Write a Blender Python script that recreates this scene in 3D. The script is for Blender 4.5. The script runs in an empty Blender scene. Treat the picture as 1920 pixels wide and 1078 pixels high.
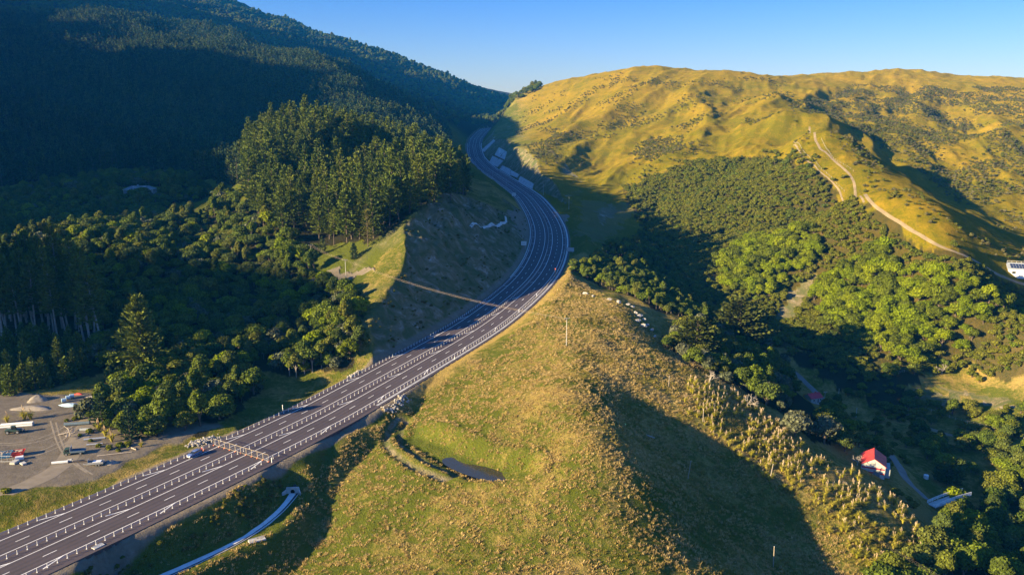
import bpy, bmesh, math, random
import numpy as np
from mathutils import Vector, Matrix

random.seed(7)
RNG = np.random.default_rng(11)
SC = bpy.context.scene
COL = SC.collection
PI = math.pi

# ------------------------------------------------------------------ camera
FOC, PITCH, CAMZ = 1478.0, math.atan(334 / 1478.0), 100.0
CP, SP = math.cos(PITCH), math.sin(PITCH)
cam_d = bpy.data.cameras.new('camera')
cam = bpy.data.objects.new('camera', cam_d)
COL.objects.link(cam)
cam.location = (0, 0, CAMZ)
cam.rotation_euler = (PI / 2 - PITCH, 0, 0)
cam_d.sensor_width = 36
cam_d.lens = 36 * FOC / 1920
cam_d.clip_start = 1
cam_d.clip_end = 30000
SC.camera = cam


def ray(px, py):
    x = (px - 960) / FOC
    y = -(py - 539) / FOC
    return np.array([x, CP + y * SP, -SP + y * CP])


def at_dist(px, py, D):
    d = ray(px, py)
    t = D / d[1]
    return np.array([d[0] * t, D, CAMZ + d[2] * t])


# ------------------------------------------------------------------ noise
def _hash(ix, iy, seed):
    h = (ix.astype(np.int64) * 374761393 + iy.astype(np.int64) * 668265263 + seed * 974711) & 0xFFFFFFFF
    h = ((h ^ (h >> 13)) * 1274126177) & 0xFFFFFFFF
    return (h ^ (h >> 16)) & 0xFFFFFFFF


def noise(x, y, seed=0):
    xi = np.floor(x)
    yi = np.floor(y)
    fx = x - xi
    fy = y - yi
    ux = fx * fx * fx * (fx * (fx * 6 - 15) + 10)
    uy = fy * fy * fy * (fy * (fy * 6 - 15) + 10)

    def g(ox, oy):
        a = _hash(xi + ox, yi + oy, seed) * (2 * PI / 4294967296.0)
        return np.cos(a) * (fx - ox) + np.sin(a) * (fy - oy)
    a = g(0, 0) * (1 - ux) + g(1, 0) * ux
    b = g(0, 1) * (1 - ux) + g(1, 1) * ux
    return (a * (1 - uy) + b * uy) * 1.5


def fbm(x, y, seed=0, octs=4, gain=0.5):
    s = 0.0
    a = 1.0
    for k in range(octs):
        s = s + a * noise(x * 2 ** k, y * 2 ** k, seed + k * 17)
        a *= gain
    return s


def ridged(x, y, seed=0, octs=3):
    s = 0.0
    a = 1.0
    for k in range(octs):
        s = s + a * (1 - 2 * np.abs(noise(x * 2 ** k, y * 2 ** k, seed + k * 31)))
        a *= 0.5
    return s - 0.6


def sstep(a, b, x):
    t = np.clip((x - a) / (b - a), 0, 1)
    return t * t * (3 - 2 * t)


# ------------------------------------------------------------------ the motorway's centre line
ROAD_D = np.array([0, 120, 250, 350, 470, 615, 800, 1000, 1300, 1550, 1850, 2050.])
ROAD_Z = np.array([-1, 0, 0, 4, 10, 17, 20, 22, 24, 41, 55, 66.])


def road_z(D):
    return np.interp(D, ROAD_D, ROAD_Z)


def on_road(px, py):
    d = ray(px, py)
    D = 300.0
    lo, hi = 60.0, 2200.0
    for _ in range(60):
        D = 0.5 * (lo + hi)
        z = CAMZ + d[2] * D / d[1]
        if z > road_z(D):
            lo = D
        else:
            hi = D
    return np.array([d[0] * D / d[1], D])


CL_PX = [(7, 1047), (43, 1029), (97, 1007), (162, 978.5), (222, 952), (277, 927), (329, 903), (377, 881), (424, 859), (473, 837),
         (511, 819), (548, 801), (586, 781), (635, 756), (707, 716), (797, 665), (857, 632), (900, 605), (934, 579), (961, 557),
         (991, 530), (1011, 504), (1023, 476), (1028, 450), (1026, 427), (1015, 403), (1003, 385), (990, 369), (975, 358), (953, 343),
         (930, 328), (912, 316), (900, 304), (891, 289), (888, 274), (891, 261), (901, 249), (912, 241)]
CL = np.array([on_road(*p) for p in CL_PX])
far_dir = CL[-1] - CL[-3]
CL = np.vstack([[CL[0] - (CL[3] - CL[0]) / np.linalg.norm(CL[3] - CL[0]) * s for s in (150, 75)], CL,
                [CL[-1] + np.array([120, 120]), CL[-1] + np.array([330, 250])]])


def smooth_line(pts, step, it=3):
    pts = np.asarray(pts, float)
    for _ in range(it):
        seg = np.linalg.norm(np.diff(pts, axis=0), axis=1)
        s = np.concatenate([[0], np.cumsum(seg)])
        n = max(8, int(s[-1] / step))
        q = np.stack([np.interp(np.linspace(0, s[-1], n), s, pts[:, k]) for k in range(pts.shape[1])], 1)
        r = q.copy()
        w = max(1, int(22 / step))
        for _ in range(w * 2):
            r[1:-1] = 0.25 * r[:-2] + 0.5 * r[1:-1] + 0.25 * r[2:]
        pts = r
    return pts


CL = smooth_line(CL, 4.0)
RD_S = np.concatenate([[0], np.cumsum(np.linalg.norm(np.diff(CL, axis=0), axis=1))])
RD_T = np.gradient(CL, axis=0)
RD_T /= np.linalg.norm(RD_T, axis=1)[:, None]
RD_N = np.stack([RD_T[:, 1], -RD_T[:, 0]], 1)          # to the right of travel away from the camera
RD_Z = road_z(CL[:, 1])


def road_frame(x, y):
    """signed offset to the right, index of the nearest centre-line sample"""
    out = np.full(x.shape, 999.0)
    idx = np.zeros(x.shape, int)
    sel = np.where((x > -420) & (x < 420) & (y < 2400))[0]
    for c in range(0, len(sel), 20000):
        s = sel[c:c + 20000]
        d2 = (x[s, None] - CL[None, :, 0]) ** 2 + (y[s, None] - CL[None, :, 1]) ** 2
        k = np.argmin(d2, 1)
        n = RD_N[k]
        off = (x[s] - CL[k, 0]) * n[:, 0] + (y[s] - CL[k, 1]) * n[:, 1]
        dist = np.sqrt(d2[np.arange(len(s)), k])
        out[s] = np.sign(off) * dist
        idx[s] = k
    return out, idx


# ------------------------------------------------------------------ the land: heights seen at known places, joined smoothly
CTRL = [
    # yard, verge and lower left
    (0, 760, 268), (120, 760, 266), (230, 800, 250), (0, 900, 213), (120, 900, 211), (0, 960, 196), (300, 860, 226), (250, 760, 268),
    (330, 740, 275), (440, 780, 258), (60, 700, 297), (200, 690, 300), (430, 690, 305), (545, 735, 285), (620, 700, 300),
    (-200, 800, 250), (-300, 950, 205), (-250, 690, 300),
    # bush slopes on the left
    (100, 600, 335), (270, 640, 322), (420, 620, 345), (560, 640, 334), (640, 600, 335), (60, 520, 390), (220, 480, 412), (200, 450, 432), (100, 445, 440), (340, 465, 440), (380, 500, 450),
    (500, 520, 428), (600, 555, 366), (470, 560, 392), (-200, 560, 390), (-200, 440, 520),
    (648, 527, 385), (610, 512, 400), (584, 500, 418), (530, 470, 430), (690, 505, 380),
    # ridge above the cutting
    (676, 585, 328), (675, 655, 306), (735, 520, 360), (780, 455, 388), (792, 415, 398), (830, 385, 430), (868, 362, 465), (900, 370, 510), (940, 395, 590),
    (700, 470, 405),
    # stand of pines in the middle
    (540, 440, 418), (490, 415, 435), (620, 460, 405), (690, 450, 408), (750, 405, 440), (480, 330, 560), (520, 270, 620), (640, 280, 630), (760, 320, 600), (830, 345, 590),
    (560, 360, 515), (660, 370, 510),
    # clearing, foot of the big forest
    (340, 395, 550), (260, 358, 600), (30, 360, 640), (400, 372, 590), (120, 400, 560), (100, 335, 715), (260, 312, 770), (400, 335, 690), (190, 430, 500),
    (-200, 370, 640), (-200, 310, 760),
    # forest mountain
    (0, 70, 1400), (100, 66, 1450), (200, 52, 1480), (290, 74, 1500), (360, 64, 1550), (450, 104, 1520), (560, 116, 1450), (640, 146, 1380), (700, 192, 1280), (780, 236, 1180), (830, 256, 1090),
    (-250, 40, 1450), (0, 200, 1050), (150, 180, 1080), (300, 190, 1060), (430, 210, 1010), (560, 230, 960), (680, 250, 930), (0, 290, 830), (450, 300, 800), (600, 270, 800), (780, 285, 860),
    (200, 120, 1260), (400, 130, 1280), (540, 160, 1190), (370, 190, 1060),
    (850, 320, 760), (840, 300, 900), (870, 290, 1120), (850, 262, 1350),
    # far range
    (938, 208, 2500), (880, 172, 2550), (800, 142, 2600), (700, 101, 2650), (600, 74, 2700), (500, 38, 2800), (390, -2, 2900), (200, -70, 3100), (0, -110, 3200), (-300, -120, 3200),
    (870, 240, 1900), (700, 170, 2100), (560, 110, 2250), (400, 50, 2350), (250, 10, 2400), (0, -20, 2450), (960, 190, 3000),
    # valley floor by the motorway
    (1090, 395, 640), (1130, 400, 680), (1150, 430, 622), (1040, 355, 740), (1100, 345, 815), (1180, 360, 760),
    # golden hill
    (1000, 173, 1780), (1060, 150, 1680), (1130, 140, 1600), (1180, 130, 1540), (1215, 128, 1520), (1245, 134, 1500), (1280, 142, 1480), (1345, 136, 1440), (1420, 139, 1500), (1480, 146, 1620),
    (1560, 137, 1720), (1650, 133, 1750), (1720, 130, 1740), (1800, 146, 1680), (1860, 143, 1660), (1920, 149, 1640), (2150, 150, 1640), (2400, 160, 1600),
    (960, 235, 1500), (955, 270, 1150), (1000, 300, 900), (1010, 330, 780), (1050, 250, 1160), (1150, 250, 1050), (1250, 250, 1000), (1350, 250, 960), (1110, 310, 900), (1200, 320, 820), (1300, 320, 760),
    (1450, 300, 740), (1480, 250, 860), (1400, 200, 1130), (1300, 200, 1200), (1200, 180, 1300), (1350, 158, 1370), (1100, 190, 1400), (1030, 200, 1500),
    # spur with the farm track
    (1440, 190, 1130), (1490, 215, 880), (1535, 245, 740), (1575, 300, 640), (1610, 365, 530), (1700, 430, 465), (1800, 482, 420), (1900, 522, 398), (2050, 580, 380),
    # hollow behind the spur and the face beyond it
    (1700, 345, 720), (1780, 380, 650), (1850, 412, 600), (1920, 450, 560), (2100, 480, 560), (1640, 292, 830), (1560, 225, 1080),
    (1650, 245, 1060), (1800, 250, 1080), (1750, 195, 1330), (1900, 250, 1020), (1900, 340, 780), (1800, 315, 860), (1600, 190, 1330), (1690, 300, 860),
    # scrub face below the spur
    (1250, 420, 640), (1350, 420, 620), (1450, 400, 610), (1550, 420, 560), (1400, 500, 510), (1520, 500, 490), (1640, 500, 465), (1760, 560, 425), (1880, 600, 405), (1640, 600, 425), (1300, 480, 560),
    # gully
    (1220, 460, 580), (1280, 530, 500), (1340, 590, 450), (1420, 640, 418), (1490, 665, 404), (1600, 715, 380), (1700, 715, 374), (1790, 745, 365), (1900, 760, 345), (1850, 680, 395), (1930, 660, 405),
    (1520, 752, 365), (1580, 790, 340), (1635, 885, 252), (1660, 880, 256), (1700, 900, 257), (1790, 950, 262), (1900, 1060, 226), (1850, 845, 302), (1950, 900, 275), (2150, 1000, 245), (2200, 800, 340), (1700, 800, 345),
    # knoll
    (1062, 648, 290), (950, 705, 272), (1100, 600, 325), (1150, 560, 372), (1070, 720, 245), (1110, 745, 233), (1130, 790, 220), (1140, 840, 205), (1150, 890, 194), (1150, 960, 182), (1200, 1060, 168),
    (880, 800, 228), (820, 860, 214), (1000, 880, 204), (760, 795, 250), (650, 900, 212), (560, 960, 204), (545, 925, 219), (340, 1072, 186), (640, 1040, 181), (850, 1060, 169), (1000, 1060, 168), (960, 970, 181), (450, 1010, 198),
    (1000, 790, 226), (960, 640, 312), (1040, 560, 375), (1080, 520, 430),
    (1180, 790, 234), (1250, 850, 226), (1350, 930, 215), (1450, 1010, 203), (1530, 1075, 192), (1310, 765, 250), (1400, 800, 251), (1480, 860, 237), (1550, 935, 221), (1600, 1000, 208), (1650, 1060, 196), (1280, 690, 285), (1400, 740, 279), (1500, 810, 259), (1600, 890, 239), (1680, 960, 226), (1740, 1010, 213), (1180, 690, 277), (1200, 640, 313), (1280, 640, 340),
    (1780, 1070, 204), (1350, 620, 385), (1440, 690, 350), (1100, 500, 462), (1200, 530, 450), (1150, 470, 505), 
    (1300, 1000, 188), 
]
CXYZ = np.array([at_dist(*c) for c in CTRL])
EXTRA = [(-150, 60, 0), (150, 60, -10), (0, 90, 3), (-400, 150, 2), (-500, 350, 20), (-520, 600, 60), (500, 300, -20), (600, 600, 20), (500, 150, -50), (900, 1000, 60),
         (1500, 1600, 160), (300, 100, -50), (120, 130, -22), (60, 130, 0), (0, 130, 4), (-100, 130, -3), (1100, 3000, 160), (0, 3600, 120), (-2600, 3300, 700), (1800, 3300, 150), (500, 2300, 130), (800, 2000, 120)]
CXYZ = np.vstack([CXYZ, np.array(EXTRA, float)])


def _kern(r2, c2):
    return np.sqrt(r2 + c2)


_cc = (12 + 0.035 * CXYZ[:, 1]) ** 2


def _fit(P):
    n = len(P)
    r2 = (P[:, None, 0] - P[None, :, 0]) ** 2 + (P[:, None, 1] - P[None, :, 1]) ** 2
    K = _kern(r2, _cc[None, :])
    K[np.arange(n), np.arange(n)] -= 1.5          # a little smoothing
    A = np.zeros((n + 3, n + 3))
    A[:n, :n] = K
    A[:n, n] = 1
    A[:n, n + 1:] = P[:, :2] / 1000
    A[n:, :n] = A[:n, n:].T
    b = np.zeros(n + 3)
    b[:n] = P[:, 2]
    return np.linalg.lstsq(A, b, rcond=None)[0]


_W = _fit(CXYZ)


def base_height(x, y):
    out = np.empty(x.shape)
    n = len(CXYZ)
    for c in range(0, len(x), 20000):
        xs, ys = x[c:c + 20000], y[c:c + 20000]
        r2 = (xs[:, None] - CXYZ[None, :, 0]) ** 2 + (ys[:, None] - CXYZ[None, :, 1]) ** 2
        out[c:c + 20000] = _kern(r2, _cc[None, :]) @ _W[:n] + _W[n] + (xs * _W[n + 1] + ys * _W[n + 2]) / 1000
    return out


LIGHT_AZ = math.radians(25.0)        # direction the sunlight travels, from +X towards +Y
SUN_EL = math.radians(17.0)
LX, LY = math.cos(LIGHT_AZ), math.sin(LIGHT_AZ)
# crest of the eastern range outside the picture: height it shades down to, along q (across the light)
SHADE_Q = np.array([-400, 180, 290, 318, 330, 338, 344, 353, 380, 406, 425, 442, 456, 468, 482, 513, 545, 600, 640, 700, 860, 1000, 1071, 1160, 1224, 1370, 1420, 1500, 1600, 1667, 1750, 2000, 2374, 2650, 3200.])
SHADE_Z = np.array([-80, -70, -70, -45, -30, -20, 5, 46, 49, 46, 50, 44, 34, 33, 24, 14, 26, 62, 74, 84, 120, 180, 215, 240, 262, 225, 190, 208, 245, 226, 285, 410, 465, 475, 540.])   # shade reaches this high at p = 0


def at_z(px, py, z):
    d = ray(px, py)
    t = (z - CAMZ) / d[2]
    return np.array([d[0] * t, d[1] * t, z])


def line_dist(x, y, pts):
    """distance to a polyline, and how far along it (0..1)"""
    pts = np.asarray(pts, float)[:, :2]
    best = np.full(x.shape, 1e9)
    par = np.zeros(x.shape)
    n = len(pts) - 1
    for i in range(n):
        a, b = pts[i], pts[i + 1]
        d = b - a
        t = np.clip(((x - a[0]) * d[0] + (y - a[1]) * d[1]) / (d @ d + 1e-9), 0, 1)
        q = np.hypot(x - a[0] - t * d[0], y - a[1] - t * d[1])
        m = q < best
        best = np.where(m, q, best)
        par = np.where(m, (i + t) / n, par)
    return best, par


POND = [at_dist(*c) for c in ((772, 812, 238), (785, 830, 231), (812, 853, 224), (845, 876, 217), (890, 898, 210), (935, 912, 206), (975, 918, 204))]
CHAN = [at_z(*c) for c in ((549, 925, -6.5), (541, 945, -6.7), (520, 974, -7), (485, 1000, -7.3), (440, 1020, -7.6), (385, 1044, -8), (325, 1072, -8.4), (230, 1110, -9))]
DITCH = [at_dist(*c) for c in ((735, 778, 252), (690, 805, 244), (640, 836, 235), (617, 862, 226), (606, 895, 217), (600, 930, 208), (570, 975, 198))]
RUTS = [at_dist(*c) for c in ((752, 790, 250), (738, 812, 241), (737, 840, 232), (750, 866, 224), (775, 890, 216), (805, 905, 210), (840, 918, 206))]


def pq(x, y):
    return x * LX + y * LY, -x * LY + y * LX


def height(x, y, detail=True):
    x = np.asarray(x, float)
    y = np.asarray(y, float)
    z = base_height(x, y)
    r = np.hypot(x, y)
    # the eastern range outside the picture, left of it
    p, q = pq(x, y)
    edge = -0.66 * y - 140           # left limit of what the picture shows (X)
    out_w = sstep(0, 260, edge - x)
    crest_p = -1250 - 0.25 * np.maximum(q - 900, 0)
    zc = np.interp(q, SHADE_Q, SHADE_Z) + (0 - crest_p) * math.tan(SUN_EL)
    prof = np.maximum(0, 1 - np.abs(p - crest_p) / 900.0)
    rng_z = zc * prof ** 1.3 + 25 * fbm(x / 160, y / 160, 91, 3) * prof
    z = z * (1 - out_w) + np.maximum(z, rng_z) * out_w
    # relief
    far_l = sstep(700, 1000, y) * sstep(-60, -200, x - (y - 1000) * -0.03)
    z = z + far_l * (14 * ridged(x / 210 + 0.2 * y / 210, y / 300, 3, 3))
    hill = sstep(15, 110, x) * sstep(480, 800, y)
    u = x * 0.45 + y * 0.89
    v = -x * 0.89 + y * 0.45
    wx = 26 * fbm(x / 180, y / 180, 41, 2)
    z = z + hill * (13 * (ridged((v + wx) / 170, (u + wx) / 700, 5, 2) - .2) * sstep(560, 1000, y) * sstep(1560, 1250, y) + (2.2 + 1.3 * sstep(1500, 1250, y)) * ridged((v + .6 * wx) / 46, (u + wx) / 190, 15, 3) + 1.0 * fbm(x / 24, y / 24, 8, 3))
    near = 1 - hill
    z = z + near * (0.9 * fbm(x / 30, y / 30, 12, 2) * sstep(150, 300, r))
    if detail:
        z = z + 0.10 * fbm(x / 2.6, y / 2.6, 21, 2) + 0.5 * fbm(x / 14, y / 14, 22, 2) * sstep(0, 50, np.abs(x + 140) + np.abs(y - 235) - 70)
    # yard
    yard = sstep(1.0, 0.8, ((x + 165) / 85) ** 2 + ((y - 232) / 48) ** 2)
    z = z * (1 - yard) + yard * (-0.6 + 0.05 * fbm(x / 5, y / 5, 77, 2))
    # motorway corridor: cut and fill batters
    off, k = road_frame(x, y)
    rz = RD_Z[k]
    a = np.abs(off)
    right = off > 0
    halfw = np.where(right, 15.5 + 2.2 * sstep(285, 240, y), 13.0)
    wide = right * 10 * sstep(560, 640, y) * sstep(820, 700, y)
    e = np.maximum(0, a - halfw - wide)
    cut = np.where(right, np.where(y > 700, 1.15, 0.45), np.where(y < 620, 0.78, 0.7))
    fill = np.where(y < 260, 0.5, 0.5)
    rough = 1 + 0.16 * fbm(x / 24, y / 24, 33, 3) + .05 * fbm(x / 5, y / 5, 34, 2)
    hi = rz - 0.15 + cut * e * rough
    lo = rz - 0.15 - fill * e * (1 + 0.08 * fbm(x / 20, y / 20, 35, 2))
    zz = np.minimum(np.maximum(z, lo), hi)
    hw0 = np.where(right, 15.5, 13.0)
    under = sstep(hw0 - .6, hw0 - 2.0, a)
    zz = np.where(a < 900, zz - under * (0.7 + 0.0006 * y), z)
    # pond hollow with its dry arm, lined channel, ditch and wheel ruts
    loc = (np.abs(x) < 160) & (y > 120) & (y < 280)
    if loc.any():
        xs, ys = x[loc], y[loc]
        d1, t1 = line_dist(xs, ys, POND)
        w1 = 6.0 + 1.6 * np.sin(t1 * PI)
        dz = -2.9 * (1 - sstep(w1 * .35, w1, d1)) + .8 * np.exp(-((d1 - w1 - 1.4) / 1.5) ** 2)
        d2, t2 = line_dist(xs, ys, CHAN)
        cz = np.interp(t2, np.linspace(0, 1, len(CHAN)), [c[2] for c in CHAN])
        d3, _ = line_dist(xs, ys, DITCH)
        dz = dz - 1.3 * np.exp(-(d3 / 2.2) ** 2)
        d4, _ = line_dist(xs, ys, RUTS)
        dz = dz - .55 * (np.exp(-((d4 - 2.0) / .95) ** 2)) - .35 * np.exp(-(d4 / 3.2) ** 2) + .5 * np.exp(-((d4 - 4.6) / 1.2) ** 2)
        zl = zz[loc] + dz
        k2 = 1 - sstep(1.6, 9.0, d2)
        k3 = np.where(np.abs(off[loc]) > 15, 1, 0)
        zl = zl * (1 - k2 * k3) + (cz + .45 * np.maximum(0, d2 - 1.6)) * k2 * k3
        zz[loc] = zl
    return zz

# ------------------------------------------------------------------ terrain sheet: a fan of rings round the place, finer where it is near
def obj_from(name, verts, faces, mat=None, parent=None, smooth=True):
    me = bpy.data.meshes.new(name)
    verts = np.asarray(verts, np.float32)
    me.vertices.add(len(verts))
    me.vertices.foreach_set('co', verts.ravel())
    if isinstance(faces, np.ndarray):
        nf, k = faces.shape
        me.loops.add(nf * k)
        me.loops.foreach_set('vertex_index', faces.astype(np.int32).ravel())
        me.polygons.add(nf)
        me.polygons.foreach_set('loop_start', np.arange(0, nf * k, k, dtype=np.int32))
        me.polygons.foreach_set('loop_total', np.full(nf, k, np.int32))
        me.update(calc_edges=True)
    else:
        bpy.data.meshes.remove(me)
        me = bpy.data.meshes.new(name)
        me.from_pydata([tuple(v) for v in verts], [], faces)
    me.polygons.foreach_set('use_smooth', np.full(len(me.polygons), bool(smooth)))
    if mat:
        for m in (mat if isinstance(mat, (list, tuple)) else [mat]):
            me.materials.append(m)
    o = bpy.data.objects.new(name, me)
    COL.objects.link(o)
    if parent:
        o.parent = parent
    return o


FINE = globals().get('FINE', 1.0)
ang = np.concatenate([np.linspace(-140, -40, 110)[:-1], np.linspace(-40, 40, int(860 / FINE))[:-1], np.linspace(40, 95, 60)])
rad = [85.0]
while rad[-1] < 3900:
    rad.append(rad[-1] * (1 + 0.0058 * FINE) + 0.0)
rad = np.array(rad)
AA, RR = np.meshgrid(np.radians(ang), rad)
TX, TY = (RR * np.sin(AA)).ravel(), (RR * np.cos(AA)).ravel()
TZ = height(TX, TY)
na, nr = len(ang), len(rad)


def grid_z(x, y):
    """height of the terrain sheet as built (bilinear on its rings)"""
    x = np.atleast_1d(np.asarray(x, float))
    y = np.atleast_1d(np.asarray(y, float))
    a = np.degrees(np.arctan2(x, y))
    r = np.hypot(x, y)
    ia = np.clip(np.interp(a, ang, np.arange(na)), 0, na - 1.001)
    ir = np.clip(np.interp(r, rad, np.arange(nr)), 0, nr - 1.001)
    a0, r0 = ia.astype(int), ir.astype(int)
    fa, fr = ia - a0, ir - r0
    Z = TZ.reshape(nr, na)
    return ((Z[r0, a0] * (1 - fa) + Z[r0, a0 + 1] * fa) * (1 - fr) + (Z[r0 + 1, a0] * (1 - fa) + Z[r0 + 1, a0 + 1] * fa) * fr)


def hit(px, py, lift=0.0, dmin=100, dmax=3600):
    """the place on the ground that the survey photograph shows at this pixel"""
    d = ray(px, py)
    t = np.geomspace(dmin, dmax, 1500)
    x, y, z = d[0] * t / d[1], t, CAMZ + d[2] * t / d[1]
    below = np.where(z < grid_z(x, y) + lift)[0]
    i = below[0] if len(below) else len(t) - 1
    if i > 0 and len(below):
        t2 = np.linspace(t[i - 1], t[i], 30)
        x, y, z = d[0] * t2 / d[1], t2, CAMZ + d[2] * t2 / d[1]
        b2 = np.where(z < grid_z(x, y) + lift)[0]
        i = b2[0] if len(b2) else 29
    return np.array([x[i], y[i], float(grid_z(x[i], y[i])[0])])


def region(pix):
    return np.array([hit(*p)[:2] for p in pix])


def inside(x, y, poly):
    c = np.zeros(x.shape, bool)
    j = len(poly) - 1
    for i in range(len(poly)):
        xi, yi = poly[i]
        xj, yj = poly[j]
        m = ((yi > y) != (yj > y)) & (x < (xj - xi) * (y - yi) / (yj - yi + 1e-12) + xi)
        c ^= m
        j = i
    return c


_i = np.arange((nr - 1) * (na - 1))
_r, _a = _i // (na - 1), _i % (na - 1)
_v = _r * na + _a
terrain_faces = np.stack([_v, _v + 1, _v + na + 1, _v + na], 1)

# ------------------------------------------------------------------ materials
def new_mat(name):
    m = bpy.data.materials.new(name)
    m.use_nodes = True
    nt = m.node_tree
    for n in list(nt.nodes):
        nt.nodes.remove(n)
    out = nt.nodes.new('ShaderNodeOutputMaterial')
    return m, nt, out


def N(nt, typ, **kw):
    n = nt.nodes.new(typ)
    for k, v in kw.items():
        if k == 'inp':
            for kk, vv in v.items():
                n.inputs[kk].default_value = vv
        else:
            setattr(n, k, v)
    return n


def ramp(nt, stops, interp='LINEAR'):
    r = nt.nodes.new('ShaderNodeValToRGB')
    r.color_ramp.interpolation = interp
    el = r.color_ramp.elements
    while len(el) < len(stops):
        el.new(0.5)
    for e, (p, c) in zip(el, stops):
        e.position = p
        e.color = (c[0], c[1], c[2], 1)
    return r


def wpos(nt):
    return nt.nodes.new('ShaderNodeNewGeometry').outputs['Position']


def noise_tex(nt, vec, scale, detail=4, rough=0.55, dist=0.0):
    n = N(nt, 'ShaderNodeTexNoise', inp={'Scale': scale, 'Detail': detail, 'Roughness': rough, 'Distortion': dist})
    nt.links.new(vec, n.inputs['Vector'])
    return n.outputs['Fac']


def mixc(nt, fac, a, b, mode='MIX'):
    m = nt.nodes.new('ShaderNodeMix')
    m.data_type = 'RGBA'
    m.blend_type = mode
    for sock, v in ((m.inputs[0], fac), (m.inputs[6], a), (m.inputs[7], b)):
        if hasattr(v, 'is_linked'):
            nt.links.new(v, sock)
        elif isinstance(v, (tuple, list)):
            sock.default_value = (v[0], v[1], v[2], 1)
        else:
            sock.default_value = v
    return m.outputs[2]


def fmap(nt, v, a, b, c=0.0, d=1.0):
    m = N(nt, 'ShaderNodeMapRange', inp={1: a, 2: b, 3: c, 4: d})
    nt.links.new(v, m.inputs[0])
    return m.outputs[0]


def fmath(nt, op, a, b=0.0):
    m = N(nt, 'ShaderNodeMath', operation=op)
    for i, v in enumerate((a, b)):
        if hasattr(v, 'is_linked'):
            nt.links.new(v, m.inputs[i])
        else:
            m.inputs[i].default_value = v
    return m.outputs[0]


def leaf_mat(name, cols, trans=0.25, vary=0.45, sheen=0.004):
    """foliage: colour by plant and by leaf, a little light through"""
    m, nt, out = new_mat(name)
    oi = nt.nodes.new('ShaderNodeObjectInfo')
    r = ramp(nt, [(i / max(1, len(cols) - 1), c) for i, c in enumerate(cols)])
    nt.links.new(oi.outputs['Random'], r.inputs[0])
    at = N(nt, 'ShaderNodeAttribute', attribute_name='v')
    k = fmap(nt, at.outputs['Fac'], 0, 1, 1 - vary, 1 + vary)
    vm = N(nt, 'ShaderNodeVectorMath', operation='SCALE')
    nt.links.new(r.outputs[0], vm.inputs[0])
    nt.links.new(k, vm.inputs['Scale'])
    d = N(nt, 'ShaderNodeBsdfDiffuse')
    t = N(nt, 'ShaderNodeBsdfTranslucent')
    mx = N(nt, 'ShaderNodeMixShader', inp={0: trans})
    nt.links.new(vm.outputs[0], d.inputs[0])
    nt.links.new(vm.outputs[0], t.inputs[0])
    nt.links.new(d.outputs[0], mx.inputs[1])
    nt.links.new(t.outputs[0], mx.inputs[2])
    g = N(nt, 'ShaderNodeBsdfAnisotropic', inp={'Roughness': .55, 'Color': (.85, .9, 1, 1)})
    mg = N(nt, 'ShaderNodeMixShader', inp={0: sheen})
    nt.links.new(mx.outputs[0], mg.inputs[1])
    nt.links.new(g.outputs[0], mg.inputs[2])
    nt.links.new(mg.outputs[0], out.inputs[0])
    return m


def plain_mat(name, col, rough=0.7, metal=0.0, vary=0.15, scale=3.0, bump=0.0, spec=0.4, emit=None):
    """one stuff, mottled with dirt and wear"""
    m, nt, out = new_mat(name)
    b = N(nt, 'ShaderNodeBsdfPrincipled', inp={'Roughness': rough, 'Metallic': metal, 'Specular IOR Level': spec})
    tc = nt.nodes.new('ShaderNodeTexCoord')
    f = noise_tex(nt, tc.outputs['Object'], scale, 5, 0.65)
    lo = tuple(c * (1 - vary) for c in col)
    hi = tuple(min(1, c * (1 + vary)) for c in col)
    r = ramp(nt, [(0.3, lo), (0.7, hi)])
    nt.links.new(f, r.inputs[0])
    nt.links.new(r.outputs[0], b.inputs['Base Color'])
    if bump:
        bp = N(nt, 'ShaderNodeBump', inp={'Strength': bump, 'Distance': 0.05})
        nt.links.new(f, bp.inputs['Height'])
        nt.links.new(bp.outputs[0], b.inputs['Normal'])
    nt.links.new(b.outputs[0], out.inputs[0])
    return m


M = {}
M['pine'] = leaf_mat('pine_needles', [(.070, .098, .016), (.095, .125, .018), (.120, .140, .020)], 0.12)
M['farpine'] = leaf_mat('plantation_needles', [(.026, .050, .022), (.046, .074, .026), (.080, .098, .028)], 0.10, 0.65)
M['bush'] = leaf_mat('bush_leaves', [(.060, .088, .012), (.085, .115, .012), (.13, .13, .018), (.070, .095, .022), (.12, .155, .010), (.05, .07, .014)], 0.22)
M['grove'] = leaf_mat('grove_leaves', [(.125, .165, .004), (.155, .200, .004), (.19, .22, .006), (.105, .13, .008), (.085, .105, .010)], 0.28)
M['scrub'] = leaf_mat('scrub_leaves', [(.095, .108, .010), (.115, .122, .010), (.13, .128, .012), (.085, .105, .010), (.125, .118, .018)], 0.18)
M['brown'] = leaf_mat('dry_scrub_leaves', [(.13, .095, .022), (.11, .095, .020), (.09, .088, .018)], 0.18)
M['greyleaf'] = leaf_mat('grey_leaves', [(.085, .098, .050), (.11, .115, .065)], 0.2)
M['lime'] = leaf_mat('lime_leaves', [(.14, .16, .014), (.17, .17, .016)], 0.3)
M['cypress'] = leaf_mat('cypress_sprays', [(.050, .062, .012), (.060, .070, .014)], 0.15, 0.5)
M['pampasleaf'] = leaf_mat('pampas_blades', [(.34, .30, .03), (.40, .34, .05), (.26, .25, .02)], 0.3)
M['plume'] = leaf_mat('pampas_plumes', [(.58, .44, .27), (.66, .52, .34), (.48, .36, .22)], 0.35, 0.2)
M['tuft'] = leaf_mat('grass_blades', [(.19, .175, .020), (.26, .215, .036), (.40, .29, .085), (.12, .13, .012), (.34, .24, .06), (.22, .175, .04)], 0.3, 0.3)
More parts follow.
